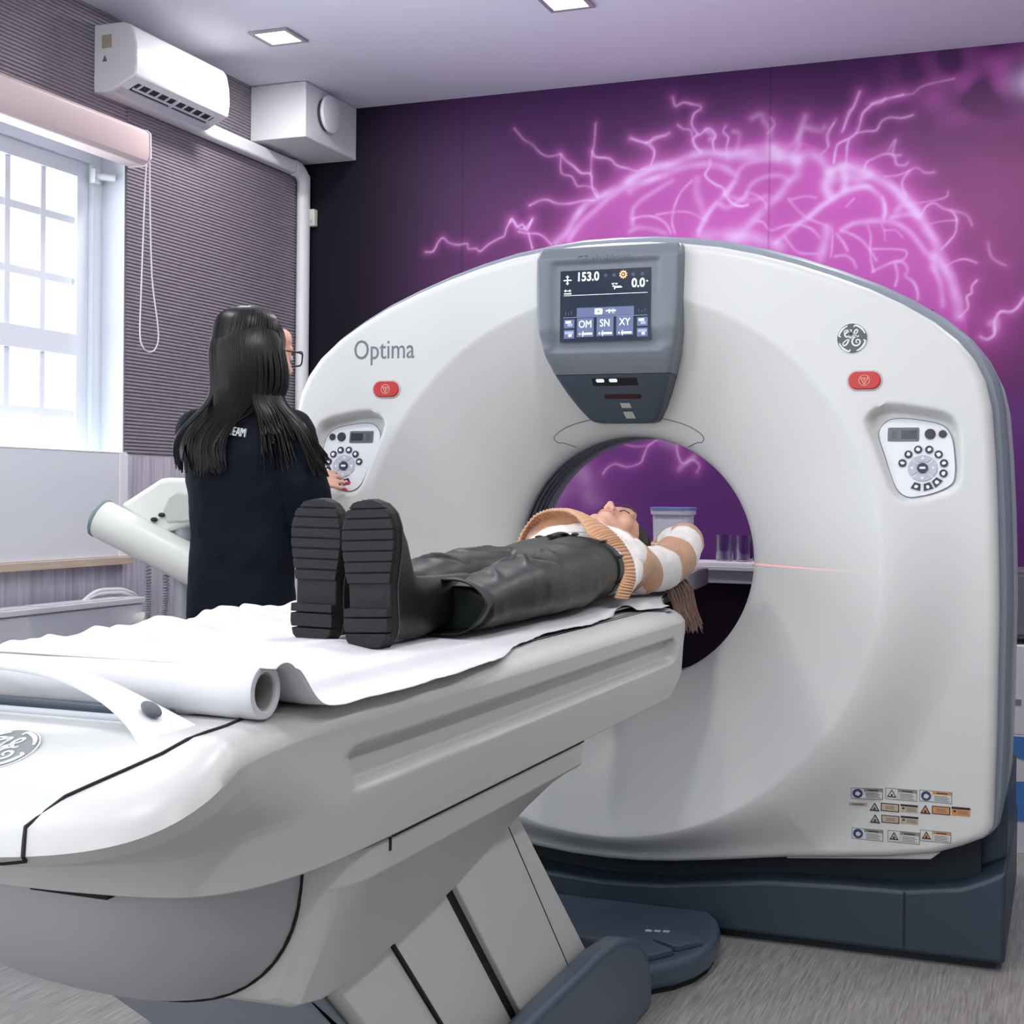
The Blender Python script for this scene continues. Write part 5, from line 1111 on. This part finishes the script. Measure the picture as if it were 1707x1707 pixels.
# jacket
JK = mat('navy_jacket', (6, 12, 26), .8, spec=.2, bump=.25, bump_scale=14)
bm = NB()
trj = [(.815, .142, .100), (.90, .146, .102), (1.0, .140, .100), (1.1, .142, .100), (1.2, .152, .106), (1.28, .160, .106), (1.34, .158, .098), (1.385, .120, .078), (1.415, .070, .062), (1.435, .056, .055)]
rings(bm, [ell((ox, oy-.004, z), a, b, 32, 'Z', 2.3) for z, a, b in trj])
limb(bm, [Lsh, Lel], [.060, .052]); limb(bm, [Lel, (-.925, -.125, 1.205)], [.052, .038]); limb(bm, [(Rsh[0], Rsh[1], Rsh[2]-.005), (ox+.172, oy+.0, 1.22), Rel], [.060, .062, .060]); limb(bm, [Rel, (ox+.105, oy+.19, 1.065)], [.058, .042])
o = obj('jacket', bm, JK, OP); remesh(o, .007, 6, .018, .10)
_b = bmesh.new(); _b.from_mesh(o.data); _b.transform(Matrix.Translation(OP.location)); JBV = BVHTree.FromBMesh(_b); _b.free()
tc_ = V3((ox, oy, 1.337))+VR*(-.016)
hit, hn, _i, _d = JBV.ray_cast(tc_+VB*.6, -VB); hit = hit or tc_+VB*.12
hn = hn or VB
MT = Matrix.Translation(hit+VB*.006) @ Matrix.Rotation(math.atan2(hn.x, -hn.y), 4, 'Z') @ FRONT @ Matrix.Rotation(R(-8), 4, 'Z')
bm = NB(); text_bm(bm, 'TEAM', .031, MT, .0045, 0, xs=.60); obj('back_print', bm, mat('print_white', (210, 216, 220), .6), OP, smooth=0)
# trousers and shoes (hidden by the table from here)
TRN = mat('navy_trousers', (18, 32, 66), .7)
bm = NB(); rings(bm, [ell((ox, oy, z), a, b, 28, 'Z', 2.2) for z, a, b in ((.78, .136, .098), (.86, .136, .098), (.90, .130, .094))])
for s in (-1, 1): limb(bm, [(ox+s*.070, oy, .84), (ox+s*.074, oy+.01, .48), (ox+s*.078, oy-.01, .11)], [.080, .064, .053])
o = obj('trousers', bm, TRN, OP); remesh(o, .009, 6, .008, .1)
for s in (-1, 1):
    bm = NB(); x = ox+s*.08; rings(bm, [[(x+a*math.cos(t), oy+.045+b*math.sin(t), z) for t in [2*PI*k/24 for k in range(24)]] for z, a, b in ((.0005, .046, .130), (.02, .048, .132), (.05, .044, .12), (.08, .038, .085), (.10, .036, .06))]); obj('shoe', bm, mat('shoe_black', (24, 24, 26), .5), OP, smooth=50)
# hair: long straight mass parted over the back, with loose strands
HAIR = mat('dark_hair', (9, 7, 8), .38, spec=.35, noise_amt=.35, noise_scale=60, stretch=(8, 8, .4))
rnd = random.Random(4); B3 = Matrix((Rr, Rf, Ru)).transposed()
bm = NB(); ball(bm, HC+Ru*.036-Rf*.020, (.086, .096, .086), 30, B3)
def hring(z, l, r, d0, d1):
    """hair section at height z: from l to r across the view, d0..d1 deep behind the head axis"""
    c = V3((HC.x, HC.y, z))+VR*((l+r)/2)+VB*((d0+d1)/2); return [c+VR*((r-l)/2*math.cos(a))+VB*((d1-d0)/2*math.sin(a)) for a in [2*PI*k/32 for k in range(32)]]
rings(bm, [hring(*q) for q in ((1.60, -.074, .060, -.04, .100), (1.55, -.088, .068, -.05, .112), (1.50, -.094, .070, -.05, .115), (1.44, -.100, .072, -.03, .115), (1.41, -.100, .060, .0, .095))])
o = obj('hair', bm, HAIR, OP); remesh(o, .006, 5)
bm = NB()
def onback(p, h):
    q, n1, i1, d1 = JBV.ray_cast(p+VB*.5, -VB)
    return q+VB*h if q is not None and (q-p).length < .16 else p
def strand(s0, s1, s2, s3, s4, r0):
    s3 = onback(s3, .006+.018*rnd.random()); s4 = onback(s4, .005+.014*rnd.random())
    P = smooth_path([s0, s1, s2, s3, s4], 5); m = len(P); tube(bm, P, [r0*(1-.8*(k/(m-1))**2.5)+.0004 for k in range(m)], 5)
for i in range(640):
    u_ = rnd.uniform(-1, 1); g = rnd.random()
    top = HC+Ru*(.122-.020*abs(u_))+VR*(.045*u_-.008)+VB*(.015+.03*rnd.random())
    s1 = V3((HC.x, HC.y, 1.560+.01*rnd.random()))+VR*((.100 if u_ < 0 else .080)*u_-.010)+VB*(.112*math.sqrt(max(0, 1-u_*u_*.93))+.002)
    s2 = V3((HC.x, HC.y, 1.430))+VR*((.098 if u_ < 0 else .086)*u_-.014)+VB*(.118*math.sqrt(max(0, 1-u_*u_*.7))+.006)
    if u_ < .10 or g < .10:       # long mass over the left shoulder blade
        e = -.188+.117*(u_+1)/1.10+.01*(rnd.random()-.5) if u_ < .10 else -.078-.02*rnd.random(); z4 = 1.222+.035*rnd.random()+.018*abs(e+.12)/.08
        if g > .93: z4 += .05
        s3 = V3((HC.x, HC.y, 1.325))+VR*(e*.98)+VB*(.138+.006*rnd.random()-.25*max(0, -e-.13)); s4 = V3((HC.x, HC.y, z4))+VR*(e*1.0+.006*(rnd.random()-.5))+VB*(.140+.008*rnd.random()-.45*max(0, -e-.12))
    elif u_ > .62:                # over the right shoulder towards the arm
        k = (u_-.62)/.38; s3 = V3((HC.x, HC.y, 1.345))+VR*(.098+.034*k)+VB*(.122-.03*k+.006*rnd.random()); s4 = V3((HC.x, HC.y, 1.225+.06*rnd.random()))+VR*(.140+.045*k+.012*(rnd.random()-.5))+VB*(.112-.03*k)
    else:
        s3 = V3((HC.x, HC.y, 1.375))+VR*(.118*u_-.004)+VB*(.132+.004*rnd.random()); s4 = V3((HC.x, HC.y, 1.335-.10*rnd.random()**3))+VR*(.165*u_+.010*(rnd.random()-.5))+VB*(.138+.004*rnd.random())
    strand(top, s1, s2, s3, s4, .0042 if i % 4 else .003)
for i in range(240):                      # crown and parting
    a = -PI+2*PI*i/240+rnd.uniform(-.02, .02)
    if math.cos(a) < -.35: continue
    p0 = HC+Ru*(.1235)+Rf*(.02*math.cos(a*3))+Rr*rnd.uniform(-.010, .010); q = HC+Ru*.055+Rr*(.0875*math.sin(a))-Rf*(.094*math.cos(a)+.022)
    mid = HC+Ru*.108+Rr*(.058*math.sin(a))-Rf*(.062*math.cos(a)+.018); e = q-Ru*.15+VB*.012-Rr*(.020*math.sin(a)); P = smooth_path([p0, mid, q, e], 5)
    tube(bm, P, [.0036*(1-.92*(k/(len(P)-1))**2) for k in range(len(P))], 5)
obj('hair_strands', bm, HAIR, OP, smooth=60)
# glasses, ear of the frame and lens
bm = NB(); GLF = mat('glasses_black', (16, 16, 18), .3)
for sg in (-1, 1):
    c = HC+Rf*.104+Rr*(sg*.034)+Ru*.008; pts = [c+Rr*(x*1.0)+Ru*z for x, z in rrect(-.027, .027, -.019, .018, .010, 3)]; tube(bm, pts, .0022, 6, closed=True)
    tube(bm, [c+Rr*(sg*.027)+Ru*.010, HC+Rf*.085+Rr*(sg*.073)+Ru*.018, HC+Rf*.0+Rr*(sg*.083)+Ru*.014], .0020, 6)
tube(bm, [HC+Rf*.106-Rr*.008+Ru*.012, HC+Rf*.110+Ru*.015, HC+Rf*.106+Rr*.008+Ru*.012], .002, 6)
obj('glasses', bm, GLF, OP)
bm = NB()
for sg in (-1, 1): ball(bm, HC+Rf*.0835+Rr*(sg*.031)+Ru*.008, .0095, 14)
obj('eye', bm, mat('eye_white', (224, 222, 220), .2), OP)
bm = NB()
for sg in (-1, 1): ball(bm, HC+Rf*.0905+Rr*(sg*.031)+Ru*.008, (.0042, .0042, .0042), 12)
obj('iris', bm, mat('iris_brown', (54, 34, 24), .2), OP)
# ---- patient, lying on the back, feet towards the camera
PT = empty('person', (.08, -.7, .935), 'person lying on the table in striped cardigan and dark trousers, arms folded behind the head', 'person')
ph = V3((.070, -.178, 1.062)); pf = V3((.02, -.14, .99)).normalized(); pu = V3((.02, .985, .16)).normalized(); pr = pf.cross(pu).normalized(); pu = pr.cross(pf).normalized()
bm = NB(); head_parts(bm, ph, pr, pf, pu, 1.0)
limb(bm, [(.075, -.36, 1.02), (.072, -.25, 1.025)], [.054, .050])
def P3(y, cx_, rx, z0, z1, n=32, pw=2.3): return ell((cx_, y, (z0+z1)/2), rx, (z1-z0)/2, n, 'Y', pw)
rings(bm, [P3(-.74, .085, .115, .96, 1.05), P3(-.62, .088, .11, .96, 1.06), P3(-.5, .086, .115, .96, 1.07), P3(-.40, .082, .12, .962, 1.065), P3(-.33, .078, .11, .965, 1.05), P3(-.29, .075, .065, .98, 1.045)])
sL, eL, wL = (.205, -.33, 1.005), (.228, -.02, 1.072), (.125, .01, 1.010)
sR_, eR, wR = (-.075, -.33, 1.025), (-.115, -.03, 1.03), (.00, .02, .998)
for a, b, c in ((sL, eL, wL), (sR_, eR, wR)): limb(bm, [a, b], [.040, .032]); limb(bm, [b, c], [.030, .022])
hand_parts(bm, V3(wL), V3((-.85, -.5, .0)), V3((0, -.5, .8)), V3((.4, -.9, .0)), .92); hand_parts(bm, V3(wR), V3((.6, -.7, -.05)), V3((0, -.3, .9)), V3((-.4, -.9, 0)), .92)
for x0, x1, x2 in ((.150, .158, .130), (.028, -.012, .002)): limb(bm, [(x0, -.76, 1.005), (x1, -1.12, 1.0), (x2, -1.36, .99), (x2, -1.52, .985)], [.050, .036, .026, .022])
o = obj('body', bm, SKIN, PT); remesh(o, .005, 5)
bm = NB(); 
for sg, z in ((1, -.0475), (1, -.0580)): ball(bm, ph+pf*.0965+pu*z, (.016, .0060, .0036), 18, Matrix((pr, pf, pu)).transposed())
obj('lips', bm, mat('lips', (206, 140, 124), .4), PT)
bm = NB()
for sg in (-1, 1):
    B3 = Matrix((pr, pf, pu)).transposed(); tube(bm, smooth_path([ph+pr*(sg*.012)+pf*.096+pu*.036, ph+pr*(sg*.03)+pf*.0965+pu*.042, ph+pr*(sg*.050)+pf*.083+pu*.034], 4), .0025, 6); tube(bm, smooth_path([ph+pr*(sg*.017)+pf*.0875+pu*.006, ph+pr*(sg*.031)+pf*.091+pu*.002, ph+pr*(sg*.045)+pf*.083+pu*.006], 4), .0016, 6)
obj('eyebrows_and_lashes', bm, mat('brow_dark', (56, 40, 34), .6), PT)
# hair of the patient: dark at the head, lighter loose ends hanging off the cradle
PH = bpy.data.materials.new('ombre_hair'); PH.use_nodes = True; nt = PH.node_tree; b = nt.nodes['Principled BSDF']; b.inputs['Roughness'].default_value = .45
tc = nt.nodes.new('ShaderNodeTexCoord'); sx_ = nt.nodes.new('ShaderNodeSeparateXYZ'); nt.links.new(tc.outputs['Object'], sx_.inputs[0]); mr = nt.nodes.new('ShaderNodeMapRange'); mr.inputs[1].default_value = .10; mr.inputs[2].default_value = -.05; nt.links.new(sx_.outputs['Z'], mr.inputs[0])
rp = nt.nodes.new('ShaderNodeValToRGB'); rp.color_ramp.elements[0].color = lin((30, 26, 26))+(1,); rp.color_ramp.elements[1].color = lin((150, 118, 102))+(1,); nt.links.new(mr.outputs[0], rp.inputs[0]); nt.links.new(rp.outputs[0], b.inputs['Base Color'])
bm = NB(); ball(bm, ph+pu*.045-pf*.022, (.084, .092, .078), 30, Matrix((pr, pf, pu)).transposed())
rs = []
o = obj('hair', bm, PH, PT); remesh(o, .006, 3)
bm = NB()
for i in range(170):
    a = rnd.uniform(-1.2, 1.35); p0 = ph+pu*.05+pf*(.075-.03*abs(a))+pr*(.03*math.sin(a)); q = ph+pu*(.085*math.cos(a)+.03)+pr*(.088*math.sin(a))-pf*(.0+.02*rnd.random())
    e = ph+pu*(.04+.06*rnd.random())+pr*(.075*math.sin(a))-pf*(.085)
    tube(bm, smooth_path([p0, (p0+q)/2+pf*.01+pu*.02, q, e], 4), .0036, 5)
for i in range(150):
    t = rnd.random(); s0 = V3((.12+.06*rnd.random(), -.17+.12*rnd.random(), .965+.03*rnd.random()))
    s1 = V3((.222+.014*rnd.random(), -.23+.20*t, .953+.012*rnd.random())); s2 = V3((.246+.014*rnd.random(), -.215+.19*t, .905-.03*rnd.random())); ln_ = rnd.uniform(.35, 1.0)**1.0
    s3 = s2+V3((.004*rnd.random(), .02+.16*t, -.12)).normalized()*(.03+.11*ln_*(.15+.85*t*t)); s3 += V3((.016*(rnd.random()-.5), .04*(rnd.random()-.5), 0))
    P = smooth_path([s0, s1, s2, s3], 5); m = len(P); tube(bm, P, [.0030*(1-.8*(k/(m-1))**2)+.0003 for k in range(m)], 5)
obj('hair_strands', bm, PH, PT, smooth=60)
# shirt
SHM = bpy.data.materials.new('striped_shirt'); SHM.use_nodes = True; nt = SHM.node_tree; b = nt.nodes['Principled BSDF']; b.inputs['Roughness'].default_value = .8
tc = nt.nodes.new('ShaderNodeTexCoord'); sx_ = nt.nodes.new('ShaderNodeSeparateXYZ'); nt.links.new(tc.outputs['Object'], sx_.inputs[0]); ma = nt.nodes.new('ShaderNodeMath'); ma.operation = 'MODULO'; ad = nt.nodes.new('ShaderNodeMath'); ad.operation = 'ADD'; ad.inputs[1].default_value = 5.012
nt.links.new(sx_.outputs['Y'], ad.inputs[0]); nt.links.new(ad.outputs[0], ma.inputs[0]); ma.inputs[1].default_value = .030; lt = nt.nodes.new('ShaderNodeMath'); lt.operation = 'LESS_THAN'; lt.inputs[1].default_value = .0042; nt.links.new(ma.outputs[0], lt.inputs[0])
mc = nt.nodes.new('ShaderNodeMix'); mc.data_type = 'RGBA'; mc.inputs[6].default_value = lin((232, 232, 236))+(1,); mc.inputs[7].default_value = lin((24, 26, 32))+(1,); nt.links.new(lt.outputs[0], mc.inputs[0]); nt.links.new(mc.outputs[2], b.inputs['Base Color'])
bm = NB(); rings(bm, [P3(y, c, rx, .9415, z1, 48, 2.3) for y, c, rx, z1 in ((-.67, .096, .118, 1.078), (-.62, .096, .122, 1.088), (-.56, .094, .126, 1.093), (-.50, .09, .132, 1.104), (-.42, .086, .142, 1.104))]); o = obj('shirt', bm, SHM, PT, smooth=60)
# trousers
TRM = mat('dark_green_trousers', (13, 21, 20), .42, spec=.35, noise_amt=.1, noise_scale=6, bump=.5, bump_scale=7, stretch=(1, .45, 1.6))
bm = NB()
rings(bm, [P3(y, c, rx, .940, z1, 36, 2.3) for y, c, rx, z1 in ((-.61, .096, .124, 1.086), (-.63, .096, .130, 1.094), (-.70, .094, .142, 1.094), (-.78, .092, .154, 1.082), (-.86, .090, .160, 1.066), (-.92, .09, .155, 1.04))])
def leg(cs):
    rings(bm, [P3(y, c, rx, z0, z1, 30, 2.2) for y, c, rx, z0, z1 in cs])
leg([(-.80, .160, .084, .942, 1.072), (-.92, .164, .086, .942, 1.066), (-1.04, .168, .085, .941, 1.058), (-1.15, .170, .083, .941, 1.058), (-1.25, .166, .080, .940, 1.046), (-1.34, .160, .080, .940, 1.036), (-1.40, .156, .083, .940, 1.030), (-1.43, .155, .084, .940, 1.026)])
leg([(-.80, .015, .084, .942, 1.074), (-.92, .002, .084, .942, 1.070), (-1.04, -.012, .078, .941, 1.066), (-1.15, -.02, .074, .941, 1.060), (-1.24, -.022, .072, .940, 1.050), (-1.31, -.022, .074, .940, 1.042), (-1.33, -.022, .074, .940, 1.04)])
for P, r0 in (([(.235, -.98, .99), (.21, -1.03, 1.045), (.16, -1.10, 1.062), (.11, -1.14, 1.045)], .011), ([(.24, -1.06, .98), (.21, -1.12, 1.035), (.16, -1.20, 1.052)], .010), ([(.10, -1.00, 1.05), (.15, -1.07, 1.066), (.20, -1.17, 1.045), (.235, -1.25, .99)], .010), ([(.11, -.83, 1.070), (.14, -.88, 1.068), (.19, -.97, 1.05), (.235, -1.04, 1.0)], .010), ([(.05, -.84, 1.068), (.01, -.93, 1.072), (-.04, -1.02, 1.055), (-.08, -1.08, 1.01)], .010), ([(.04, -1.08, 1.05), (-.01, -1.14, 1.062), (-.06, -1.22, 1.04)], .010), ([(.03, -.90, 1.06), (-.03, -.98, 1.066), (-.08, -1.05, 1.02)], .009), ([(.18, -.76, 1.065), (.205, -.82, 1.045), (.235, -.92, 1.0), (.24, -1.0, .97)], .007), ([(.14, -1.22, 1.05), (.19, -1.30, 1.035), (.225, -1.38, 1.0)], .009)):
    P = smooth_path(P, 5); m = len(P); tube(bm, P, [r0*(.35+.65*math.sin(PI*k/(m-1))) for k in range(m)], 8)
TR_O = obj('trousers', bm, TRM, PT); remesh(TR_O, .005, 7, .008, .12)
for x, y, r0, r1 in ((.156, -1.41, .078, .088), (-.021, -1.315, .070, .076)):       # open flared hems
    bm = NB(); rs = []
    for j in range(7):
        t = j/6; rs.append([(x+(r0+(r1-r0)*t)*math.cos(a)*(1+.04*math.sin(3*a)), y-.065*t+.012*math.sin(a)*t, max(.9405, .990+(.047+.004*t)*math.sin(a)+.002*math.sin(5*a+t*3))) for a in [2*PI*k/48 for k in range(48)]])
    rings(bm, rs, cap=False); h_ = obj('trouser_hem', bm, TRM, PT, smooth=70); h_.modifiers.new('thickness', 'SOLIDIFY').thickness = .003
# waistband, belt loops, fly
bm = NB(); rs = []
for y, g in ((-.600, 0), (-.602, .006), (-.640, .008), (-.642, .002)): rs.append(P3(y, .096, .1285+g, .9405, 1.089+g, 60, 2.3))
rings(bm, rs, cap=False); obj('waistband', bm, TRM, PT, smooth=50)
bm = NB()
for a in (20, 52, 84, 118):
    x = .096+.136*math.copysign(abs(math.cos(R(a)))**(2/2.3), math.cos(R(a))); z = 1.018+.081*abs(math.sin(R(a)))**(2/2.3); ball(bm, (x, -.622, z), (.006, .024, .004), 10)
obj('belt_loop', bm, TRM, PT)
bm = NB(); tube(bm, smooth_path([(.090, -.600, 1.094), (.093, -.64, 1.100), (.094, -.68, 1.101), (.092, -.73, 1.096)], 4), [(.009, .004)]*13, 10, up=(0, 0, 1)); obj('fly', bm, TRM, PT)
# sock glimpse
bm = NB(); tube(bm, [(-.018, -1.36, .992), (-.018, -1.29, 1.0)], .046, 20); obj('sock', bm, mat('sock_pale', (176, 186, 206), .8), PT)
# boots
BT = mat('black_leather', (12, 13, 16), .45, spec=.35); SOLE = mat('black_sole', (25, 26, 28), .65, spec=.3, bump=.2, bump_scale=200); SGR = mat('sole_groove', (10, 10, 11), .8)
for k, (bx, lean, by0) in enumerate(((.131, .07, -1.695), (.004, -.02, -1.650))):
    Mb = Matrix.Translation((bx, by0, .9375)) @ Matrix.Rotation(lean*-.6, 4, 'Y') @ Matrix.Rotation(R(0), 4, 'X')
    Z = [0, .012, .035, .07, .10, .13, .165, .195, .22, .236, .2415]; LX = [-.020, -.032, -.037, -.036, -.036, -.041, -.046, -.046, -.039, -.024, -.008]; RX = [.020, .032, .036, .034, .034, .039, .043, .042, .035, .022, .008]
    LX = [v*1.10 for v in LX]; RX = [v*1.10 for v in RX]
    if k == 0: LX, RX = [-v for v in RX], [-v for v in LX]
    def outline(z0, z1, sc=1.0, n=10):
        zz = [z0+(z1-z0)*i/n for i in range(n+1)]; return [(float(np.interp(z, Z, LX))*sc, z) for z in zz]+[(float(np.interp(z, Z, RX))*sc, z) for z in zz[::-1]]
    bt = None
    bm = NB(); prism(bm, outline(0, .2415, 1, 40), 'Y', .006, .030); bm.transform(Mb); sole = obj('sole', bm, SOLE, PT, smooth=0, bevel=.003)
    bm = NB(); zb = [0, .025, .050, .066]
    for i in range(3): prism(bm, outline(zb[i]+.0012, zb[i+1]-.0012, .995), 'Y', -.012, .007)
    bm.transform(Mb); obj('heel', bm, SOLE, sole, smooth=0, bevel=.0015)
    zt = [.104, .122, .140, .1575, .175, .1925, .2105, .2265, .2405]
    for i in range(8):
        bm = NB(); prism(bm, outline(zt[i]+.0011, zt[i+1]-.0011, .97), 'Y', .000, .007); bm.transform(Mb); obj('tread_bar', bm, SOLE, sole, smooth=0, bevel=.0012)
    bm = NB(); rs = []
    for y, z1, w_, zc in ((.028, .240, 1.0, 0), (.040, .238, .98, 0), (.055, .226, .95, 0), (.075, .20, .92, 0), (.095, .165, .90, 0), (.115, .130, .90, 0), (.14, .112, .95, 0), (.19, .108, 1.0, .004), (.26, .106, .93, .008), (.385, .104, .93, .012)):
        ring = []
        for j in range(32):
            a = 2*PI*j/32; zz = zc+(z1-zc)*(.5+.5*math.sin(a)*1.0); wl = abs(float(np.interp(min(zz, .236), Z, LX)))*w_; wr = float(np.interp(min(zz, .236), Z, RX))*w_
            c_ = math.cos(a); fr = abs(c_)**.6; ring.append((wr*fr if c_ > 0 else -wl*fr, y, max(.004, zz)))
        rs.append(ring)
    rings(bm, rs); bm.transform(Mb); obj('boot_upper', bm, BT, PT, smooth=60)
    bm = NB(); c_ = [(x, .03, z) for x, z in outline(0, .2415, 1.01, 30)]; tube(bm, c_, .0016, 6, closed=True); bm.transform(Mb); obj('welt', bm, mat('welt_grey', (58, 60, 64), .5), sole)
# cardigan: body and sleeves in wide white and tan stripes
def stripe_mat(name, pts_expr):
    m = bpy.data.materials.new(name); m.use_nodes = True; nt = m.node_tree; b = nt.nodes['Principled BSDF']; b.inputs['Roughness'].default_value = .9; b.inputs['Sheen Weight'].default_value = .3
    at = nt.nodes.new('ShaderNodeAttribute'); at.attribute_name = 'band'; tc = nt.nodes.new('ShaderNodeTexCoord')
    n = nt.nodes.new('ShaderNodeTexNoise'); n.inputs['Scale'].default_value = 9; n.inputs['Detail'].default_value = 1; nt.links.new(tc.outputs['Object'], n.inputs[0])
    s1 = nt.nodes.new('ShaderNodeMath'); s1.operation = 'MULTIPLY_ADD'; s1.inputs[1].default_value = .8; nt.links.new(n.outputs[0], s1.inputs[0]); nt.links.new(at.outputs['Fac'], s1.inputs[2])
    md = nt.nodes.new('ShaderNodeMath'); md.operation = 'MODULO'; md.inputs[1].default_value = 2; nt.links.new(s1.outputs[0], md.inputs[0])
    rp = nt.nodes.new('ShaderNodeMapRange'); rp.inputs[1].default_value = .97; rp.inputs[2].default_value = 1.03; nt.links.new(md.outputs[0], rp.inputs[0])
    mc = nt.nodes.new('ShaderNodeMix'); mc.data_type = 'RGBA'; mc.inputs[6].default_value = lin((236, 232, 228))+(1,); mc.inputs[7].default_value = lin((196, 150, 114))+(1,); nt.links.new(rp.outputs[0], mc.inputs[0]); nt.links.new(mc.outputs[2], b.inputs['Base Color'])
    n2 = nt.nodes.new('ShaderNodeTexNoise'); n2.inputs['Scale'].default_value = 260; nt.links.new(tc.outputs['Object'], n2.inputs[0]); bp = nt.nodes.new('ShaderNodeBump'); bp.inputs['Strength'].default_value = .5; bp.inputs['Distance'].default_value = .004; nt.links.new(n2.outputs[0], bp.inputs['Height']); nt.links.new(bp.outputs[0], b.inputs['Normal'])
    return m
KN_ = stripe_mat('striped_knit', None)
bm = NB()
rings(bm, [P3(y, c, rx, z0, z1, 40, 2.2) for y, c, rx, z0, z1 in ((-.50, .087, .150, .947, 1.122), (-.45, .084, .160, .947, 1.122), (-.38, .080, .170, .947, 1.096), (-.33, .078, .172, .95, 1.064), (-.29, .076, .13, .955, 1.046), (-.265, .074, .08, .965, 1.04))])
limb(bm, [(.188, -.36, 1.002), (.218, -.23, 1.008), (.232, -.11, 1.042), eL], [.058, .060, .056, .047]); limb(bm, [(.222, -.20, .985), (.238, -.08, 1.01)], [.035, .030]); limb(bm, [eL, (.18, .02, 1.06), (.142, .010, 1.035)], [.046, .044, .038])
limb(bm, [sR_, eR], [.068, .058]); limb(bm, [eR, (-.02, .015, 1.005)], [.056, .044])
CARD = obj('cardigan', bm, KN_, PT); remesh(CARD, .006, 5, .014, .06)
me = CARD.data; at = me.attributes.new('band', 'FLOAT', 'POINT'); L0 = Vector(PT.location); vals = []
def seg_t(p, a, b):
    a, b = V3(a), V3(b); ab = b-a; t = max(0, min(1, (p-a).dot(ab)/ab.length_squared)); return t, (p-a-ab*t).length
for v in me.vertices:
    p = v.co+L0; best = None
    body = (p.y+.50)/.098+.35*abs(p.x-.08)/.1
    tU, dU = seg_t(p, sL, eL); tF, dF = seg_t(p, eL, wL)
    if p.x > .215 or p.y > -.27:
        k = (p.y+.50)/.098+.25*(p.z-1.03)/.06 if dU < dF+.004 or p.z < eL[2]-.012 else 5.15+tF*2.4
        if p.x < .06: k = (p.y+.5)/.098
    else: k = body
    vals.append(k+10)
at.data.foreach_set('value', vals)
# ribbed front edge of the cardigan, lifted into an arch over the waist
fr = [(-.12, -.44, 1.035), (-.115, -.41, 1.062), (-.10, -.405, 1.098), (-.06, -.43, 1.137), (-.02, -.443, 1.153), (.02, -.476, 1.156), (.06, -.519, 1.154), (.10, -.553, 1.138), (.137, -.586, 1.103), (.165, -.587, 1.083), (.19, -.58, 1.065), (.216, -.578, 1.032), (.231, -.612, 1.005), (.237, -.658, .982), (.236, -.688, .958)]
bk_ = [(-.115, -.40, 1.00), (-.112, -.37, 1.05), (-.09, -.37, 1.10), (-.05, -.39, 1.128), (-.01, -.40, 1.138), (.03, -.43, 1.140), (.08, -.47, 1.139), (.12, -.49, 1.131), (.158, -.494, 1.112), (.184, -.500, 1.092), (.207, -.510, 1.068), (.229, -.524, 1.035), (.246, -.560, .998), (.251, -.600, .975), (.250, -.631, .954)]
F_ = smooth_path(fr, 22); K_ = smooth_path(bk_, 22); n = len(F_)
bm = NB(); g = []
for i in range(n):
    a, b2 = F_[i], K_[i]; row = []; nrm = V3((a.x-.08, 0, a.z-1.0)).normalized(); rib = .0026*math.sin(i/n*2*PI*58)
    for j in range(9): t = j/8; row.append(a.lerp(b2, t)+nrm*(rib*(1 if 0 < j < 8 else .4)+.006*math.sin(PI*t)))
    g.append(row)
rings(bm, g, closed=False, cap=False); RB_ = obj('ribbed_edge', bm, mat('tan_rib', (206, 160, 122), .9, sheen=.3), PT, smooth=70, label='tan ribbed cardigan edge'); RB_.modifiers.new('thickness', 'SOLIDIFY').thickness = .005
# striped skirt of the cardigan between the rib and the body, seen from outside and inside
bm = NB(); g = []
for i in range(0, n, 3):
    a = K_[i]; ang = math.atan2((a.z-1.03)/.083, (a.x-.083)/.176); e = V3((.083+.172*math.cos(ang), -.44, 1.030+.080*math.sin(ang))); g.append([a.lerp(e, j/6)+V3((0, 0, .003*math.sin(j*2+i*.2))) for j in range(7)])
rings(bm, g, closed=False, cap=False); SK = obj('cardigan_skirt', bm, KN_, PT, smooth=70); SK.modifiers.new('thickness', 'SOLIDIFY').thickness = .004
at = SK.data.attributes.new('band', 'FLOAT', 'POINT'); at.data.foreach_set('value', [10+((v.co.y+L0.y)+.50)/.098+.35*abs(v.co.x+L0.x-.08)/.1 for v in SK.data.vertices])
# ------------------------------------------------------------ positioning lasers of the scanner: two fine red fans of real light
def laser(name, loc, target, power, hw_, ax_len, horizontal):
    l = bpy.data.lights.new(name, 'SPOT'); l.energy = power; l.color = (1, .05, .04); l.spot_size = R(2*ax_len); l.spot_blend = .3; l.shadow_soft_size = .0005
    l.use_nodes = True; nt = l.node_tree; em = nt.nodes.get('Emission') or nt.nodes.new('ShaderNodeEmission'); tc = nt.nodes.new('ShaderNodeTexCoord'); sx = nt.nodes.new('ShaderNodeSeparateXYZ'); nt.links.new(tc.outputs['Normal'], sx.inputs[0])
    ab = nt.nodes.new('ShaderNodeMath'); ab.operation = 'ABSOLUTE'; nt.links.new(sx.outputs['Y'], ab.inputs[0]); lt = nt.nodes.new('ShaderNodeMath'); lt.operation = 'LESS_THAN'; lt.inputs[1].default_value = hw_; nt.links.new(ab.outputs[0], lt.inputs[0]); nt.links.new(lt.outputs[0], em.inputs['Strength']); em.inputs['Color'].default_value = (1, .05, .04, 1)
    o = bpy.data.objects.new(name, l); COL.objects.link(o); o.location = loc; d = V3(target)-V3(loc); z = -d.normalized(); x = V3((1, 0, 0)) if horizontal else V3((0, 0, 1)); y = z.cross(x).normalized(); x = y.cross(z).normalized()
    o.matrix_world = Matrix.Translation(loc) @ Matrix((x, y, z)).transposed().to_4x4()
laser('positioning_laser', (-.335, .27, 1.0035), (.42, .10, 1.0015), 70.0, .0016, 14, True)
